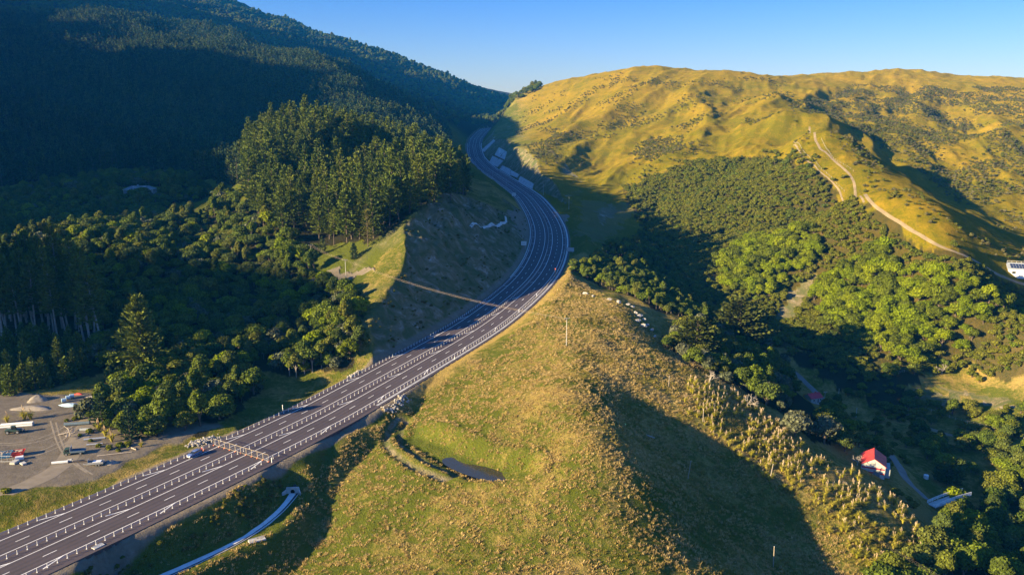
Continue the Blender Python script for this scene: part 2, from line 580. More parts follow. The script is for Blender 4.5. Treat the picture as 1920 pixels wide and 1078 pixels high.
M['tan'] = leaf_mat('dry_grass_blades', [(.46, .33, .12), (.38, .27, .09), (.54, .40, .18)], 0.3, 0.3)
M['sage'] = leaf_mat('sage_leaves', [(.12, .11, .045), (.15, .13, .055), (.10, .095, .035), (.13, .12, .03)], 0.15)
M['bark'] = plain_mat('bark', (.115, .085, .062), 0.9, vary=.35, scale=1.5)
M['palebark'] = plain_mat('pale_bark', (.26, .225, .185), 0.9, vary=.3, scale=1.2)


# ------------------------------------------------------------------ plant shapes
def cards(cen, nrm, size, rng, aspect=1.0, pointy=False):
    """leaf-clump faces: one four-sided leaf shape per centre"""
    n = len(cen)
    nrm = nrm / (np.linalg.norm(nrm, axis=1)[:, None] + 1e-9)
    up = rng.normal(size=(n, 3))
    a = np.cross(nrm, up)
    a /= np.linalg.norm(a, axis=1)[:, None] + 1e-9
    b = np.cross(nrm, a)
    s = size[:, None] if hasattr(size, '__len__') else size
    if pointy:
        V = np.stack([cen - a * s * aspect, cen + b * s * 0.45, cen + a * s * aspect, cen - b * s * 0.45], 1)
    else:
        V = np.stack([cen - a * s - b * s * aspect * .7, cen + a * s * .8 - b * s * aspect, cen + a * s + b * s * aspect * .7, cen - a * s * .8 + b * s * aspect], 1)
    F = np.arange(4 * n).reshape(n, 4)
    return V.reshape(-1, 3), F


def along(cen, dirs, size, rng, width=0.3):
    """sprays lying along a direction: pointed four-sided shapes from the base outwards"""
    n = len(cen)
    d = dirs / (np.linalg.norm(dirs, axis=1)[:, None] + 1e-9)
    a = np.cross(d, rng.normal(size=(n, 3)))
    a /= np.linalg.norm(a, axis=1)[:, None] + 1e-9
    s = size[:, None] if hasattr(size, '__len__') else size
    V = np.stack([cen, cen + d * s * .55 + a * s * width, cen + d * s, cen + d * s * .55 - a * s * width], 1)
    return V.reshape(-1, 3), np.arange(4 * n).reshape(n, 4)


def tube(p0, p1, r0, r1, n=6):
    p0, p1 = np.asarray(p0, float), np.asarray(p1, float)
    d = p1 - p0
    d /= np.linalg.norm(d) + 1e-9
    a = np.cross(d, [0.3, 0.9, 0.2] if abs(d[2]) > .8 else [0, 0, 1.])
    a /= np.linalg.norm(a)
    b = np.cross(d, a)
    t = np.arange(n) * 2 * PI / n
    ring = np.cos(t)[:, None] * a + np.sin(t)[:, None] * b
    V = np.vstack([p0 + ring * r0, p1 + ring * r1])
    i = np.arange(n)
    F = np.stack([i, (i + 1) % n, n + (i + 1) % n, n + i], 1)
    return V, F


def join(parts):
    V, F, o = [], [], 0
    for v, f in parts:
        V.append(v)
        F.append(f + o)
        o += len(v)
    return np.vstack(V), np.vstack(F)


def mesh_only(name, V, F, mat, seed=0, mats=None, midx=None, smooth=False):
    me = bpy.data.meshes.new(name)
    me.vertices.add(len(V))
    me.vertices.foreach_set('co', np.asarray(V, np.float32).ravel())
    nf, k = F.shape
    me.loops.add(nf * k)
    me.loops.foreach_set('vertex_index', F.astype(np.int32).ravel())
    me.polygons.add(nf)
    me.polygons.foreach_set('loop_start', np.arange(0, nf * k, k, dtype=np.int32))
    me.polygons.foreach_set('loop_total', np.full(nf, k, np.int32))
    me.update(calc_edges=True)
    me.polygons.foreach_set('use_smooth', np.full(nf, bool(smooth)))
    at = me.attributes.new('v', 'FLOAT', 'FACE')
    at.data.foreach_set('value', np.random.default_rng(seed).random(nf).astype(np.float32))
    for m_ in (mats or [mat]):
        me.materials.append(m_)
    if midx is not None:
        me.polygons.foreach_set('material_index', midx.astype(np.int32))
    return me


def sphere_quads(c, rx, ry, rz, n=7, m=5):
    th = np.linspace(0, 2 * PI, n, endpoint=False)
    ph = np.linspace(-PI / 2 * .95, PI / 2 * .95, m)
    V = np.array([[c[0] + rx * math.cos(p) * math.cos(t), c[1] + ry * math.cos(p) * math.sin(t), c[2] + rz * math.sin(p)] for p in ph for t in th])
    F = np.array([[j * n + i, j * n + (i + 1) % n, (j + 1) * n + (i + 1) % n, (j + 1) * n + i] for j in range(m - 1) for i in range(n)])
    return V, F


def pine_shape(h, seed, branches=70, per=5, clump=4, size=1.1, bare=0.3, spread=0.22, blunt=1.0):
    """pine: crown (needle sprays on whorled limbs) and trunk with limb stubs"""
    r = np.random.default_rng(seed)
    nw = max(6, branches // 5)
    wh = bare + (1 - bare) * (np.arange(nw) + .3 * r.random(nw)) / nw
    t = np.repeat(wh, 5)[:branches] + r.normal(0, .006, min(branches, nw * 5))
    n = len(t)
    az = np.arange(n) * 1.2566 + np.repeat(r.uniform(0, 6.28, nw), 5)[:n] + r.normal(0, .25, n)
    prof = np.clip(((1 - t) / (1 - bare)), 0, 1) ** (0.85 / blunt) * (0.6 + 0.4 * sstep(bare, bare + .2, t))
    L = h * spread * (0.10 + 1.08 * prof) * r.uniform(.65, 1.2, n)
    C, Dr, S = [], [], []
    limbs = []
    for i in range(n):
        el = 0.05 + 0.75 * (t[i] - bare) / (1 - bare) + r.normal(0, .08)
        d = np.array([math.cos(az[i]) * math.cos(el), math.sin(az[i]) * math.cos(el), math.sin(el)])
        base = np.array([0, 0, t[i] * h * .96])
        if L[i] > 1.2:
            limbs.append(tube(base, base + d * L[i] * .7, .004 * h, .02, 3))
        m = max(2, int(per * (L[i] / (h * spread)) + 1))
        for j in range(m):
            f = (j + .8) / m
            p = base + d * L[i] * f * .95
            for _ in range(clump):
                C.append(p + r.normal(0, .22 * size, 3) * [1, 1, .6])
                dd = d * 1.3 + r.normal(0, .55, 3) + np.array([0, 0, .45])
                Dr.append(dd)
                S.append(size * r.uniform(.7, 1.3))
    for _ in range(clump * 3):
        C.append(np.array([0, 0, h * .95]) + r.normal(0, .2, 3))
        Dr.append(np.array([0, 0, 1.]) + r.normal(0, .3, 3))
        S.append(size * 1.1)
    cr = along(np.array(C), np.array(Dr), np.array(S), r, .21)
    tr = [tube((0, 0, -1.2), (0, 0, h * .5), .014 * h, .009 * h, 6), tube((0, 0, h * .5), (0, 0, h * .95), .009 * h, .002 * h, 5)]
    for k in range(8):                              # dead stubs on the bare bole
        a, z = r.uniform(0, 6.28), r.uniform(.04, bare + .06) * h
        tr.append(tube((0, 0, z), (math.cos(a) * h * .05, math.sin(a) * h * .05, z + r.uniform(-.2, .5)), .05, .02, 3))
    return cr, join(tr + limbs)


def crown_shape(w, h, seed, lobes=6, leaves=500, size=.45, core=True, base=0.25, stem=True, pointy=False):
    """rounded crown of several lobes, leafy shell over a core; plus stem"""
    r = np.random.default_rng(seed)
    cs = []
    for i in range(lobes):
        a = i * 2.4 + r.normal(0, .3)
        rr = 0.0 if i == 0 else w * r.uniform(.18, .34)
        rad_ = w * (r.uniform(.30, .36) if i == 0 else r.uniform(.17, .27))
        z = h * (base + (1 - base) * (.62 if i == 0 else r.uniform(.2, .62)))
        cs.append((np.array([math.cos(a) * rr, math.sin(a) * rr, z]), rad_, rad_ * h * (1 - base) / w * r.uniform(.9, 1.25)))
    tot = sum(c[1] ** 2 for c in cs)
    C, Nn = [], []
    for c, ra, rz in cs:
        n = int(leaves * ra * ra / tot)
        d = r.normal(size=(n, 3))
        d[:, 2] = np.abs(d[:, 2]) * np.where(r.random(n) < .78, 1, -1)
        d /= np.linalg.norm(d, axis=1)[:, None]
        k = r.uniform(.82, 1.14, n)[:, None]
        C.append(c + d * k * np.array([ra, ra, rz]))
        Nn.append(d + r.normal(0, .55, (n, 3)))
    C, Nn = np.vstack(C), np.vstack(Nn)
    ps = [cards(C, Nn, size * r.uniform(.6, 1.3, len(C)), r, pointy=pointy, aspect=1.0)]
    if core:
        for c, ra, rz in cs:
            v, f = sphere_quads(c, ra * .80, ra * .80, rz * .80, 7, 5)
            v = v + r.normal(0, .06 * ra, v.shape)
            ps.append((v, f))
    q = join(ps)
    tr = [tube((0, 0, -.8), (0, 0, h * (base + .3 * (1 - base))), w * .035 + .05, w * .02 + .03, 5)]
    for c, ra, rz in cs[1:4]:
        tr.append(tube((0, 0, h * base * .6), c, w * .018 + .03, .03, 4))
    return q, join(tr)


def layered_shape(w, h, seed, tiers=16, size=1.5):
    """wide cypress with flat, upswept sprays in tiers"""
    r = np.random.default_rng(seed)
    C, Dr, S, limbs = [], [], [], []
    for k in range(tiers):
        t = (k + .5) / tiers
        R = w * .5 * (1 - t) ** .7 * (1.0 if t > .08 else .8)
        nb = int(5 + 12 * (1 - t))
        for j in range(nb):
            a = j * 2 * PI / nb + r.normal(0, .25) + k
            L = R * r.uniform(.6, 1.18)
            z = h * (.10 + .86 * t)
            d = np.array([math.cos(a), math.sin(a), .16 + .5 * t])
            limbs.append(tube((0, 0, z), np.array([0, 0, z]) + d * L * .8, .10, .03, 3))
            m = max(5, int(L * 4.2))
            for i in range(m):
                f = r.uniform(.2, 1.0)
                side = np.array([-math.sin(a), math.cos(a), 0]) * r.normal(0, .16) * L * (1.1 - f * .6)
                C.append(np.array([0, 0, z]) + d * L * f + side + np.array([0, 0, r.normal(0, .15) + .05 * L * f * f]))
                Dr.append(np.array([math.cos(a), math.sin(a), .3]) + r.normal(0, .35, 3) * np.array([1, 1, .5]))
                S.append(size * r.uniform(.6, 1.25))
    cr = along(np.array(C), np.array(Dr), np.array(S), r, .26)
    return cr, join([tube((0, 0, -1), (0, 0, h * .92), w * .028, .08, 7)] + limbs)


def pampas_shape(seed, plumes=9, blades=80, hb=1.7):
    r = np.random.default_rng(seed)
    V, F = [], []
    o = 0
    for i in range(blades):
        a = r.uniform(0, 6.283)
        L = hb * r.uniform(.7, 1.25)
        out_ = r.uniform(.25, .85) * L
        c, s = math.cos(a), math.sin(a)
        b0 = np.array([c * .15, s * .15, 0])
        p1 = np.array([c * out_ * .45, s * out_ * .45, L * .75])
        p2 = np.array([c * out_, s * out_, L * r.uniform(.55, .95)])
        wv = np.array([-s, c, 0]) * .06
        V += [b0 - wv, b0 + wv, p1 + wv, p1 - wv, p2 + wv * .3, p2 - wv * .3]
        F += [[o, o + 1, o + 2, o + 3], [o + 3, o + 2, o + 4, o + 5]]
        o += 6
    leaf = (np.array(V), np.array(F))
    ps = []
    for i in range(plumes):
        a, rr = r.uniform(0, 6.283), r.uniform(.05, .55)
        H = hb * r.uniform(1.15, 1.55)
        foot = np.array([math.cos(a) * rr * .4, math.sin(a) * rr * .4, 0])
        top = np.array([math.cos(a) * rr * 1.1, math.sin(a) * rr * 1.1, H])
        ps.append(tube(foot, top, .018, .014, 3))
        d = (top - foot) / np.linalg.norm(top - foot)
        v1, f1 = tube(top - d * .05, top + d * .18, .03, .085, 5)
        v2, f2 = tube(top + d * .18, top + d * .55, .085, .01, 5)
        ps += [(v1, f1), (v2, f2)]
    return leaf, join(ps) if ps else None


def tuft_shape(seed, blades=16, h=.55, spread=.45, width=.05):
    r = np.random.default_rng(seed)
    V, F = [], []
    for i in range(blades):
        a = r.uniform(0, 6.283)
        c, s = math.cos(a), math.sin(a)
        rr = r.uniform(0, spread)
        b0 = np.array([c * rr, s * rr, -.05])
        a2 = a + r.normal(0, .8)
        lean = r.uniform(.1, .6) * h
        tip = b0 + np.array([math.cos(a2) * lean, math.sin(a2) * lean, h * r.uniform(.5, 1.15)])
        wv = np.array([-math.sin(a2), math.cos(a2), 0]) * width
        mid = (b0 + tip) / 2 + np.array([0, 0, .1 * h])
        k = len(V)
        V += [b0 - wv, b0 + wv, mid + wv * .9, mid - wv * .9, tip + wv * .2, tip - wv * .2]
        F += [[k, k + 1, k + 2, k + 3], [k + 3, k + 2, k + 4, k + 5]]
    return np.array(V), np.array(F)


# ------------------------------------------------------------------ things, parts, copies, masses
def tag(o, label=None, cat=None, group=None, kind=None):
    if label:
        o['label'] = label
    if cat:
        o['category'] = cat
    if group:
        o['group'] = group
    if kind:
        o['kind'] = kind
    return o


def empty(name, loc, rz=0.0, s=1.0):
    e = bpy.data.objects.new(name, None)
    COL.objects.link(e)
    e.location = loc
    e.rotation_euler = (0, 0, rz)
    e.scale = (s, s, s) if not hasattr(s, '__len__') else s
    e.empty_display_size = .2
    return e


def child(name, me, parent):
    o = bpy.data.objects.new(name, me)
    COL.objects.link(o)
    o.parent = parent
    return o


def plant(name, parts, loc, rz, s, label, cat, group=None):
    e = empty(name, loc, rz, s)
    for pn, me in parts:
        child(pn, me, e)
    return tag(e, label, cat, group)


def merged(name, parts):
    """crown and trunk in one mesh, for plants of a mass too far off to count"""
    (c, cm), (t, tm) = parts
    V, F = join([c, t])
    mi = np.concatenate([np.zeros(len(c[1])), np.ones(len(t[1]))])
    return mesh_only(name, V, F, None, 5, [cm, tm], mi)


def mass(name, pts, scl, rot, var, meshes, label, cat, kind='stuff'):
    """one object that carries very many plants (too many to count)"""
    pts = np.asarray(pts, np.float32)
    me = bpy.data.meshes.new(name)
    me.vertices.add(len(pts))
    me.vertices.foreach_set('co', pts.ravel())
    a = me.attributes.new('scl', 'FLOAT_VECTOR', 'POINT')
    a.data.foreach_set('vector', np.asarray(scl, np.float32).ravel())
    a = me.attributes.new('rot', 'FLOAT_VECTOR', 'POINT')
    a.data.foreach_set('vector', np.asarray(rot, np.float32).ravel())
    a = me.attributes.new('var', 'INT', 'POINT')
    a.data.foreach_set('value', np.asarray(var, np.int32))
    o = bpy.data.objects.new(name, me)
    COL.objects.link(o)
    g = bpy.data.node_groups.new(name, 'GeometryNodeTree')
    g.interface.new_socket('Geometry', in_out='INPUT', socket_type='NodeSocketGeometry')
    g.interface.new_socket('Geometry', in_out='OUTPUT', socket_type='NodeSocketGeometry')
    gi, go = g.nodes.new('NodeGroupInput'), g.nodes.new('NodeGroupOutput')
    iop = g.nodes.new('GeometryNodeInstanceOnPoints')
    jn = g.nodes.new('GeometryNodeJoinGeometry')
    for m_ in meshes:
        src = bpy.data.objects.new(name + '_plant', m_)
        oi = g.nodes.new('GeometryNodeObjectInfo')
        oi.inputs[0].default_value = src
        oi.inputs['As Instance'].default_value = False
        gti = g.nodes.new('GeometryNodeGeometryToInstance')
        g.links.new(oi.outputs['Geometry'], gti.inputs[0])
        g.links.new(gti.outputs[0], jn.inputs[0])
    g.links.new(gi.outputs[0], iop.inputs['Points'])
    g.links.new(jn.outputs[0], iop.inputs['Instance'])
    iop.inputs['Pick Instance'].default_value = True
    for nm, typ, sock in (('var', 'INT', 'Instance Index'), ('rot', 'FLOAT_VECTOR', 'Rotation'), ('scl', 'FLOAT_VECTOR', 'Scale')):
        na_ = g.nodes.new('GeometryNodeInputNamedAttribute')
        na_.data_type = typ
        na_.inputs['Name'].default_value = nm
        g.links.new(na_.outputs['Attribute'], iop.inputs[sock])
    g.links.new(iop.outputs[0], go.inputs[0])
    md = o.modifiers.new('plants', 'NODES')
    md.node_group = g
    return tag(o, label, cat, None, kind)


def scatter(poly, spacing, seed=0, keep=None, jitter=.42, warp=5.0):
    """jittered grid of places in a ground polygon"""
    r = np.random.default_rng(seed)
    lo, hi = poly.min(0), poly.max(0)
    gx, gy = np.meshgrid(np.arange(lo[0], hi[0], spacing), np.arange(lo[1], hi[1], spacing * .87))
    gx = gx + (np.arange(gx.shape[0])[:, None] % 2) * spacing / 2
    x = gx.ravel() + r.uniform(-jitter, jitter, gx.size) * spacing
    y = gy.ravel() + r.uniform(-jitter, jitter, gx.size) * spacing
    m = inside(x + warp * fbm(x / 16, y / 16, 301, 3), y + warp * fbm(x / 16, y / 16, 302, 3), poly)
    x, y = x[m], y[m]
    if keep is not None:
        m = keep(x, y)
        x, y = x[m], y[m]
    return np.stack([x, y, grid_z(x, y)], 1)


def project(p):
    p = np.atleast_2d(p)
    zc = p[:, 1] * CP - (p[:, 2] - CAMZ) * SP
    yc = p[:, 1] * SP + (p[:, 2] - CAMZ) * CP
    return 960 + FOC * p[:, 0] / zc, 539 - FOC * yc / zc, zc


def seen(p, lift, margin=25):
    """which of the plants the photograph can show: in the frame and not behind a hill"""
    q = p.copy()
    q[:, 2] += lift
    u, v, zc = project(q)
    ok = (u > -margin) & (u < 1920 + margin) & (v > -30) & (v < 1110) & (zc > 0)
    for t in np.linspace(.25, .97, 40):
        x, y, z = q[:, 0] * t, q[:, 1] * t, CAMZ + (q[:, 2] - CAMZ) * t
        ok &= grid_z(x, y) < z + .5
    return ok


def clear_of_road(margin=18.0):
    def f(x, y):
        o, _ = road_frame(x, y)
        return np.abs(o) > margin
    return f

# ------------------------------------------------------------------ zones of the land (ground polygons)
Z = {k: region(v) for k, v in dict(
    forest_foot=[(-420, 372), (-200, 360), (-80, 352), (40, 345), (100, 337), (180, 324), (260, 314), (330, 327), (420, 350), (470, 340), (520, 300), (640, 290), (760, 315), (800, 330), (860, 350), (850, 325), (838, 290)],
    block=[(478, 405), (500, 425), (545, 447), (620, 464), (690, 456), (742, 425), (785, 400), (850, 368), (880, 352), (835, 318), (760, 296), (640, 268), (520, 256), (470, 275), (452, 330)],
    grove=[(-80, 665), (40, 655), (120, 648), (185, 660), (190, 630), (150, 596), (40, 586), (-80, 596)],
    young=[(-80, 748), (40, 738), (110, 722), (180, 700), (190, 668), (120, 655), (40, 662), (-80, 672)],
    bush=[(-80, 600), (-80, 385), (60, 355), (200, 335), (330, 335), (440, 372), (480, 425), (560, 462), (585, 478), (575, 500), (600, 530), (655, 552), (670, 600), (655, 690), (560, 702), (480, 690), (300, 690), (190, 725), (190, 640), (150, 600), (40, 588)],
    meadow=[(325, 382), (395, 368), (408, 382), (385, 402), (320, 412), (290, 402)],
    housegap=[(215, 352), (305, 350), (318, 366), (300, 376), (225, 372)],
    glade=[(130, 392), (210, 390), (215, 402), (140, 402)],
    lane=[(325, 428), (380, 424), (420, 415), (425, 420), (385, 434), (330, 436)],
    mound=[(186, 800), (215, 745), (270, 700), (350, 678), (450, 690), (478, 735), (430, 780), (380, 812), (300, 822), (235, 832), (195, 825)],
    spurbush=[(595, 695), (608, 645), (640, 605), (668, 610), (672, 650), (655, 692)],
    scrub=[(1165, 355), (1240, 330), (1330, 300), (1430, 292), (1510, 312), (1560, 345), (1596, 378), (1680, 426), (1760, 474), (1880, 520), (1990, 556), (1990, 700), (1900, 715), (1830, 690), (1760, 680), (1680, 700), (1600, 690), (1540, 660), (1480, 655), (1430, 630), (1340, 580), (1270, 510), (1225, 450), (1190, 400)],
    lime=[(1340, 490), (1400, 458), (1470, 448), (1540, 458), (1528, 500), (1480, 522), (1440, 560), (1360, 545)],
    lime2=[(1510, 565), (1560, 512), (1640, 480), (1740, 522), (1860, 560), (1930, 590), (1840, 650), (1760, 662), (1700, 690), (1620, 660), (1560, 620)],
    scar=[(1476, 540), (1536, 512), (1522, 552), (1500, 578), (1480, 605), (1448, 600), (1470, 570)],
    midbush=[(1075, 505), (1115, 488), (1180, 500), (1240, 530), (1320, 575), (1300, 600), (1230, 583), (1150, 545)],
    gullybush=[(1130, 470), (1200, 440), (1250, 490), (1330, 570), (1330, 610), (1250, 570), (1180, 500)],
    ridgetrees=[(1235, 640), (1290, 600), (1350, 585), (1440, 650), (1500, 740), (1555, 800), (1570, 838), (1520, 828), (1450, 765), (1380, 725), (1300, 690)],
    gullyfoot=[(1470, 660), (1560, 655), (1650, 700), (1740, 700), (1700, 740), (1690, 790), (1620, 740), (1560, 730)],
    toetoe=[(1290, 712), (1380, 742), (1480, 815), (1590, 890), (1690, 955), (1740, 1015), (1740, 1070), (1650, 1090), (1570, 1010), (1450, 905), (1350, 830), (1290, 770)],
    lowtrees=[(1640, 1100), (1700, 1050), (1740, 1000), (1800, 965), (1850, 930), (1935, 850), (2020, 900), (2020, 1130)],
    lowscrub=[(1700, 800), (1760, 790), (1860, 800), (1950, 810), (1950, 880), (1840, 890), (1780, 880), (1720, 850)],
    dirtpad=[(588, 528), (600, 512), (640, 506), (690, 500), (700, 512), (660, 520), (640, 532)],
    bank=[(1690, 745), (1760, 720), (1850, 740), (1950, 750), (1950, 775), (1850, 765), (1760, 770)],
    pads=[(950, 400), (972, 392), (985, 410), (990, 440), (986, 456), (978, 446), (964, 418)],
    apron=[(1041, 407), (1068, 400), (1059, 417), (1050, 420)],
    rightlow=[(1600, 735), (1700, 740), (1800, 765), (1940, 770), (1940, 900), (1830, 905), (1720, 880), (1660, 800)],
    gap=[(525, 352), (560, 338), (660, 300), (760, 308), (750, 330), (650, 328), (560, 372)],
    bankslope=[(525, 895), (540, 915), (520, 965), (480, 990), (400, 1030), (300, 1070), (150, 1090), (60, 1110), (200, 1035), (350, 965), (450, 915), (500, 888)],
    hutgap=[(1478, 700), (1560, 700), (1575, 795), (1505, 798)],
    gullyfloor=[(1470, 680), (1550, 735), (1640, 800), (1740, 925), (1710, 960), (1620, 890), (1560, 830), (1480, 720)],
    browns=[(1180, 285), (1225, 258), (1285, 256), (1272, 284), (1205, 302)],
    greens=[(1000, 292), (1040, 250), (1060, 255), (1030, 290), (1010, 300)],
    flats=[(1085, 410), (1090, 372), (1150, 380), (1210, 365), (1190, 400), (1150, 440), (1120, 460), (1080, 440)],
    reddish=[(1110, 395), (1150, 378), (1160, 400), (1130, 425)],
    farslope=[(1480, 200), (1600, 160), (1920, 165), (1960, 440), (1880, 430), (1780, 370), (1660, 290)],
).items()}
ridge_px = [(840, 256), (790, 230), (700, 180), (640, 130), (560, 104), (450, 94), (360, 58), (290, 68), (200, 52), (100, 62), (0, 68), (-80, 80), (-420, 100)]
Z['forest'] = np.vstack([Z['forest_foot'], region(ridge_px) * 1.07])

# ------------------------------------------------------------------ ground masks and the terrain object
land = obj_from('terrain', np.stack([TX, TY, TZ], 1), terrain_faces[:, ::-1])
tag(land, 'golden grass hills, knoll, gully and valley floor around the motorway', None, None, 'structure')
_off, _k = road_frame(TX, TY)
_rz = RD_Z[_k]
nv = len(TX)
m_gravel, m_cut, m_forest, m_straw, m_lush = (np.zeros(nv) for _ in range(5))


_w1, _w2 = fbm(TX / 12, TY / 12, 401, 3), fbm(TX / 12, TY / 12, 402, 3)


def soft(poly, px_soft=0):
    wv = 2 + .006 * TY
    return inside(TX + wv * _w1, TY + wv * _w2, poly).astype(float)


for k in ('forest', 'block', 'grove', 'young', 'bush', 'mound', 'midbush', 'gullybush', 'ridgetrees', 'gullyfoot', 'lowtrees'):
    m_forest = np.maximum(m_forest, soft(Z[k]))
for k in ('meadow', 'glade', 'housegap'):
    m_forest *= 1 - soft(Z[k])
m_forest = np.maximum(m_forest, .75 * soft(Z['scrub']))
m_forest *= 1 - soft(Z['scar'])
m_forest = np.maximum(m_forest, sstep(1500, 1700, TY) * (TX < -10))
yard_e = ((TX + 165) / 85) ** 2 + ((TY - 232) / 48) ** 2
wob = .14 * fbm(TX / 11, TY / 11, 5, 3)
m_gravel = np.maximum(m_gravel, sstep(.78, .60, yard_e + wob) * sstep(-21, -26, _off + 18 * wob))
m_gravel = np.maximum(m_gravel, np.where((_off > 0) & (TY < 275), sstep(17.3 + 2.2 * sstep(285, 240, TY), 15.3 + 2.2 * sstep(285, 240, TY), _off), sstep(2.5, .5, np.abs(np.abs(_off) - 14.0))) * 0.9)
m_gravel = np.maximum(m_gravel, np.maximum(np.maximum(soft(Z['dirtpad']), .42 * soft(Z['flats'])), np.maximum(soft(Z['pads']), soft(Z['apron']))))
cutface = (_off < -14) & (_off > -78) & (TY > 285) & (TY < 640) & (TZ > _rz + 1.2)
bb = base_height(TX[cutface], TY[cutface])
cf = np.zeros(nv)
cf[cutface] = sstep(-1.0, 2.5, bb - TZ[cutface])
m_cut = np.maximum(m_cut, cf)
rock = (_off > 15) & (_off < 70) & (TY > 690) & (TY < 1500) & (TZ > _rz + .5)
bb = base_height(TX[rock], TY[rock])
rk = np.zeros(nv)
rk[rock] = sstep(-1.0, 2.0, bb - TZ[rock])
m_cut = np.maximum(m_cut, rk)
m_cut = np.maximum(m_cut, np.maximum(soft(Z['scar']), np.maximum(.8 * soft(Z['bank']) * (fbm(TX / 9, TY / 9, 3, 2) > -.1), .7 * soft(Z['reddish']))))
d_r, _ = line_dist(TX, TY, RUTS)
m_cut = np.maximum(m_cut, np.exp(-((d_r - 2.0) / 1.1) ** 2) * (TY < 300))
bankr = (_off > 14.5) & (_off < 26) & (TY > 225) & (TY < 470)
m_straw = np.maximum(m_straw, bankr * sstep(26, 17, _off))
knoll = (TX > -75) & (TX < 150) & (TY > 150) & (TY < 480) & (_off > 14)
m_straw = np.maximum(m_straw, knoll * (.10 + .22 * sstep(-35, 0, TX) + .30 * sstep(5, 60, TX) * sstep(200, 260, TY) + .32 * fbm(TX / 22, TY / 22, 61, 3)))
m_straw = np.maximum(m_straw, sstep(-15, 35, TX) * sstep(500, 580, TY) * (.30 + .28 * fbm(TX / 90, TY / 90, 62, 3) + .26 * sstep(950, 1450, TY) - .20 * sstep(900, 650, TY) * (TX < 200)))
m_straw = np.maximum(m_straw, ((TX > 95) & (TY > 250) & (TY < 520)) * (.45 + .4 * fbm(TX / 12, TY / 12, 66, 3)))
m_straw = np.maximum(m_straw, ((_off < -14) & (TY < 300)) * (.35 + .3 * fbm(TX / 10, TY / 10, 63, 2)))
m_straw = np.maximum(m_straw, ((_off < -14) & (_off > -60) & (TY > 300) & (TY < 700)) * .6 * (1 - cf))
d_p, t_p = line_dist(TX, TY, POND)
m_lush = np.maximum(m_lush, sstep(6, 2.5, d_p) * (TY < 300) * np.clip(.55 + .8 * fbm(TX / 4, TY / 4, 55, 2), 0, 1))
d_d, _ = line_dist(TX, TY, DITCH)
m_lush = np.maximum(m_lush, sstep(5, 1, d_d) * (TY < 300))
m_lush = np.maximum(m_lush, ((_off > 15) & (_off < 38) & (TY < 250)) * .55)
za = land.data.color_attributes.new('zone', 'FLOAT_COLOR', 'POINT')
za.data.foreach_set('color', np.stack([m_gravel, m_cut, m_forest, np.clip(m_straw, 0, 1)], 1).astype(np.float32).ravel())
zb = land.data.attributes.new('lush', 'FLOAT', 'POINT')
gold = np.maximum(sstep(-10, 50, TX) * sstep(520, 720, TY), (TX > 165) * sstep(360, 430, TY))
zb.data.foreach_set('value', (m_lush - gold).astype(np.float32))

m, nt, out = new_mat('hill_ground')
P = wpos(nt)
at = N(nt, 'ShaderNodeAttribute', attribute_name='zone')
sep = nt.nodes.new('ShaderNodeSeparateColor')
nt.links.new(at.outputs['Color'], sep.inputs[0])
lush = N(nt, 'ShaderNodeAttribute', attribute_name='lush').outputs['Fac']
n_big = noise_tex(nt, P, .012, 4, .6)
n_mid = noise_tex(nt, P, .07, 5, .65, .6)
n_fine = noise_tex(nt, P, .55, 5, .7)
n_tiny = noise_tex(nt, P, 2.2, 3, .7)
dry = fmath(nt, 'ADD', at.outputs['Alpha'], fmath(nt, 'ADD', fmap(nt, n_mid, .3, .7, -.42, .42), fmap(nt, n_fine, .3, .7, -.42, .42)))
dry = fmath(nt, 'ADD', dry, fmap(nt, n_big, .35, .65, -.2, .2))
green = mixc(nt, n_tiny, (.062, .082, .012), (.145, .155, .022))
straw = mixc(nt, n_tiny, (.19, .135, .035), (.46, .33, .11))
grass = mixc(nt, fmap(nt, dry, .15, .85), green, straw)
gold = mixc(nt, fmap(nt, dry, .0, .95), mixc(nt, n_tiny, (.105, .10, .004), (.17, .145, .006)), mixc(nt, n_tiny, (.23, .155, .010), (.35, .222, .018)))
grass = mixc(nt, fmap(nt, lush, -1, 0, 1, 0), grass, gold)
grass = mixc(nt, fmap(nt, lush, 0, 1, 0, 1), grass, mixc(nt, n_tiny, (.055, .075, .014), (.12, .14, .02)))
grass = mixc(nt, fmap(nt, noise_tex(nt, P, .16, 4, .7), .60, .72, 0, .6), grass, (.10, .075, .035))
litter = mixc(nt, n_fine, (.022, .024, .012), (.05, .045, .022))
soil = ramp(nt, [(.30, (.080, .105, .030)), (.46, (.13, .13, .055)), (.55, (.20, .165, .09)), (.63, (.28, .235, .16)), (.71, (.48, .44, .37))])
nt.links.new(noise_tex(nt, P, .11, 6, .7, 1.0), soil.inputs[0])
speck = fmath(nt, 'MULTIPLY', fmap(nt, noise_tex(nt, P, .22, 3, .8), .55, .63), fmap(nt, lush, -1, -.5, 1, 0))
speck = fmath(nt, 'MULTIPLY', speck, fmap(nt, noise_tex(nt, P, .02, 3, .6), .40, .58))
grass = mixc(nt, fmath(nt, 'MULTIPLY', speck, .7), grass, (.075, .068, .022))
gravel = ramp(nt, [(.25, (.125, .102, .072)), (.5, (.18, .148, .105)), (.8, (.25, .21, .16))])
nt.links.new(noise_tex(nt, P, .35, 7, .75, .4), gravel.inputs[0])
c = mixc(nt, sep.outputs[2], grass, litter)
c = mixc(nt, fmap(nt, sep.outputs[1], .2, .8), c, soil.outputs[0])
c = mixc(nt, fmap(nt, sep.outputs[0], .3, .7), c, gravel.outputs[0])
bs = N(nt, 'ShaderNodeBsdfDiffuse', inp={'Roughness': .6})
nt.links.new(c, bs.inputs[0])
bp = N(nt, 'ShaderNodeBump', inp={'Strength': 1.0, 'Distance': 1.5})
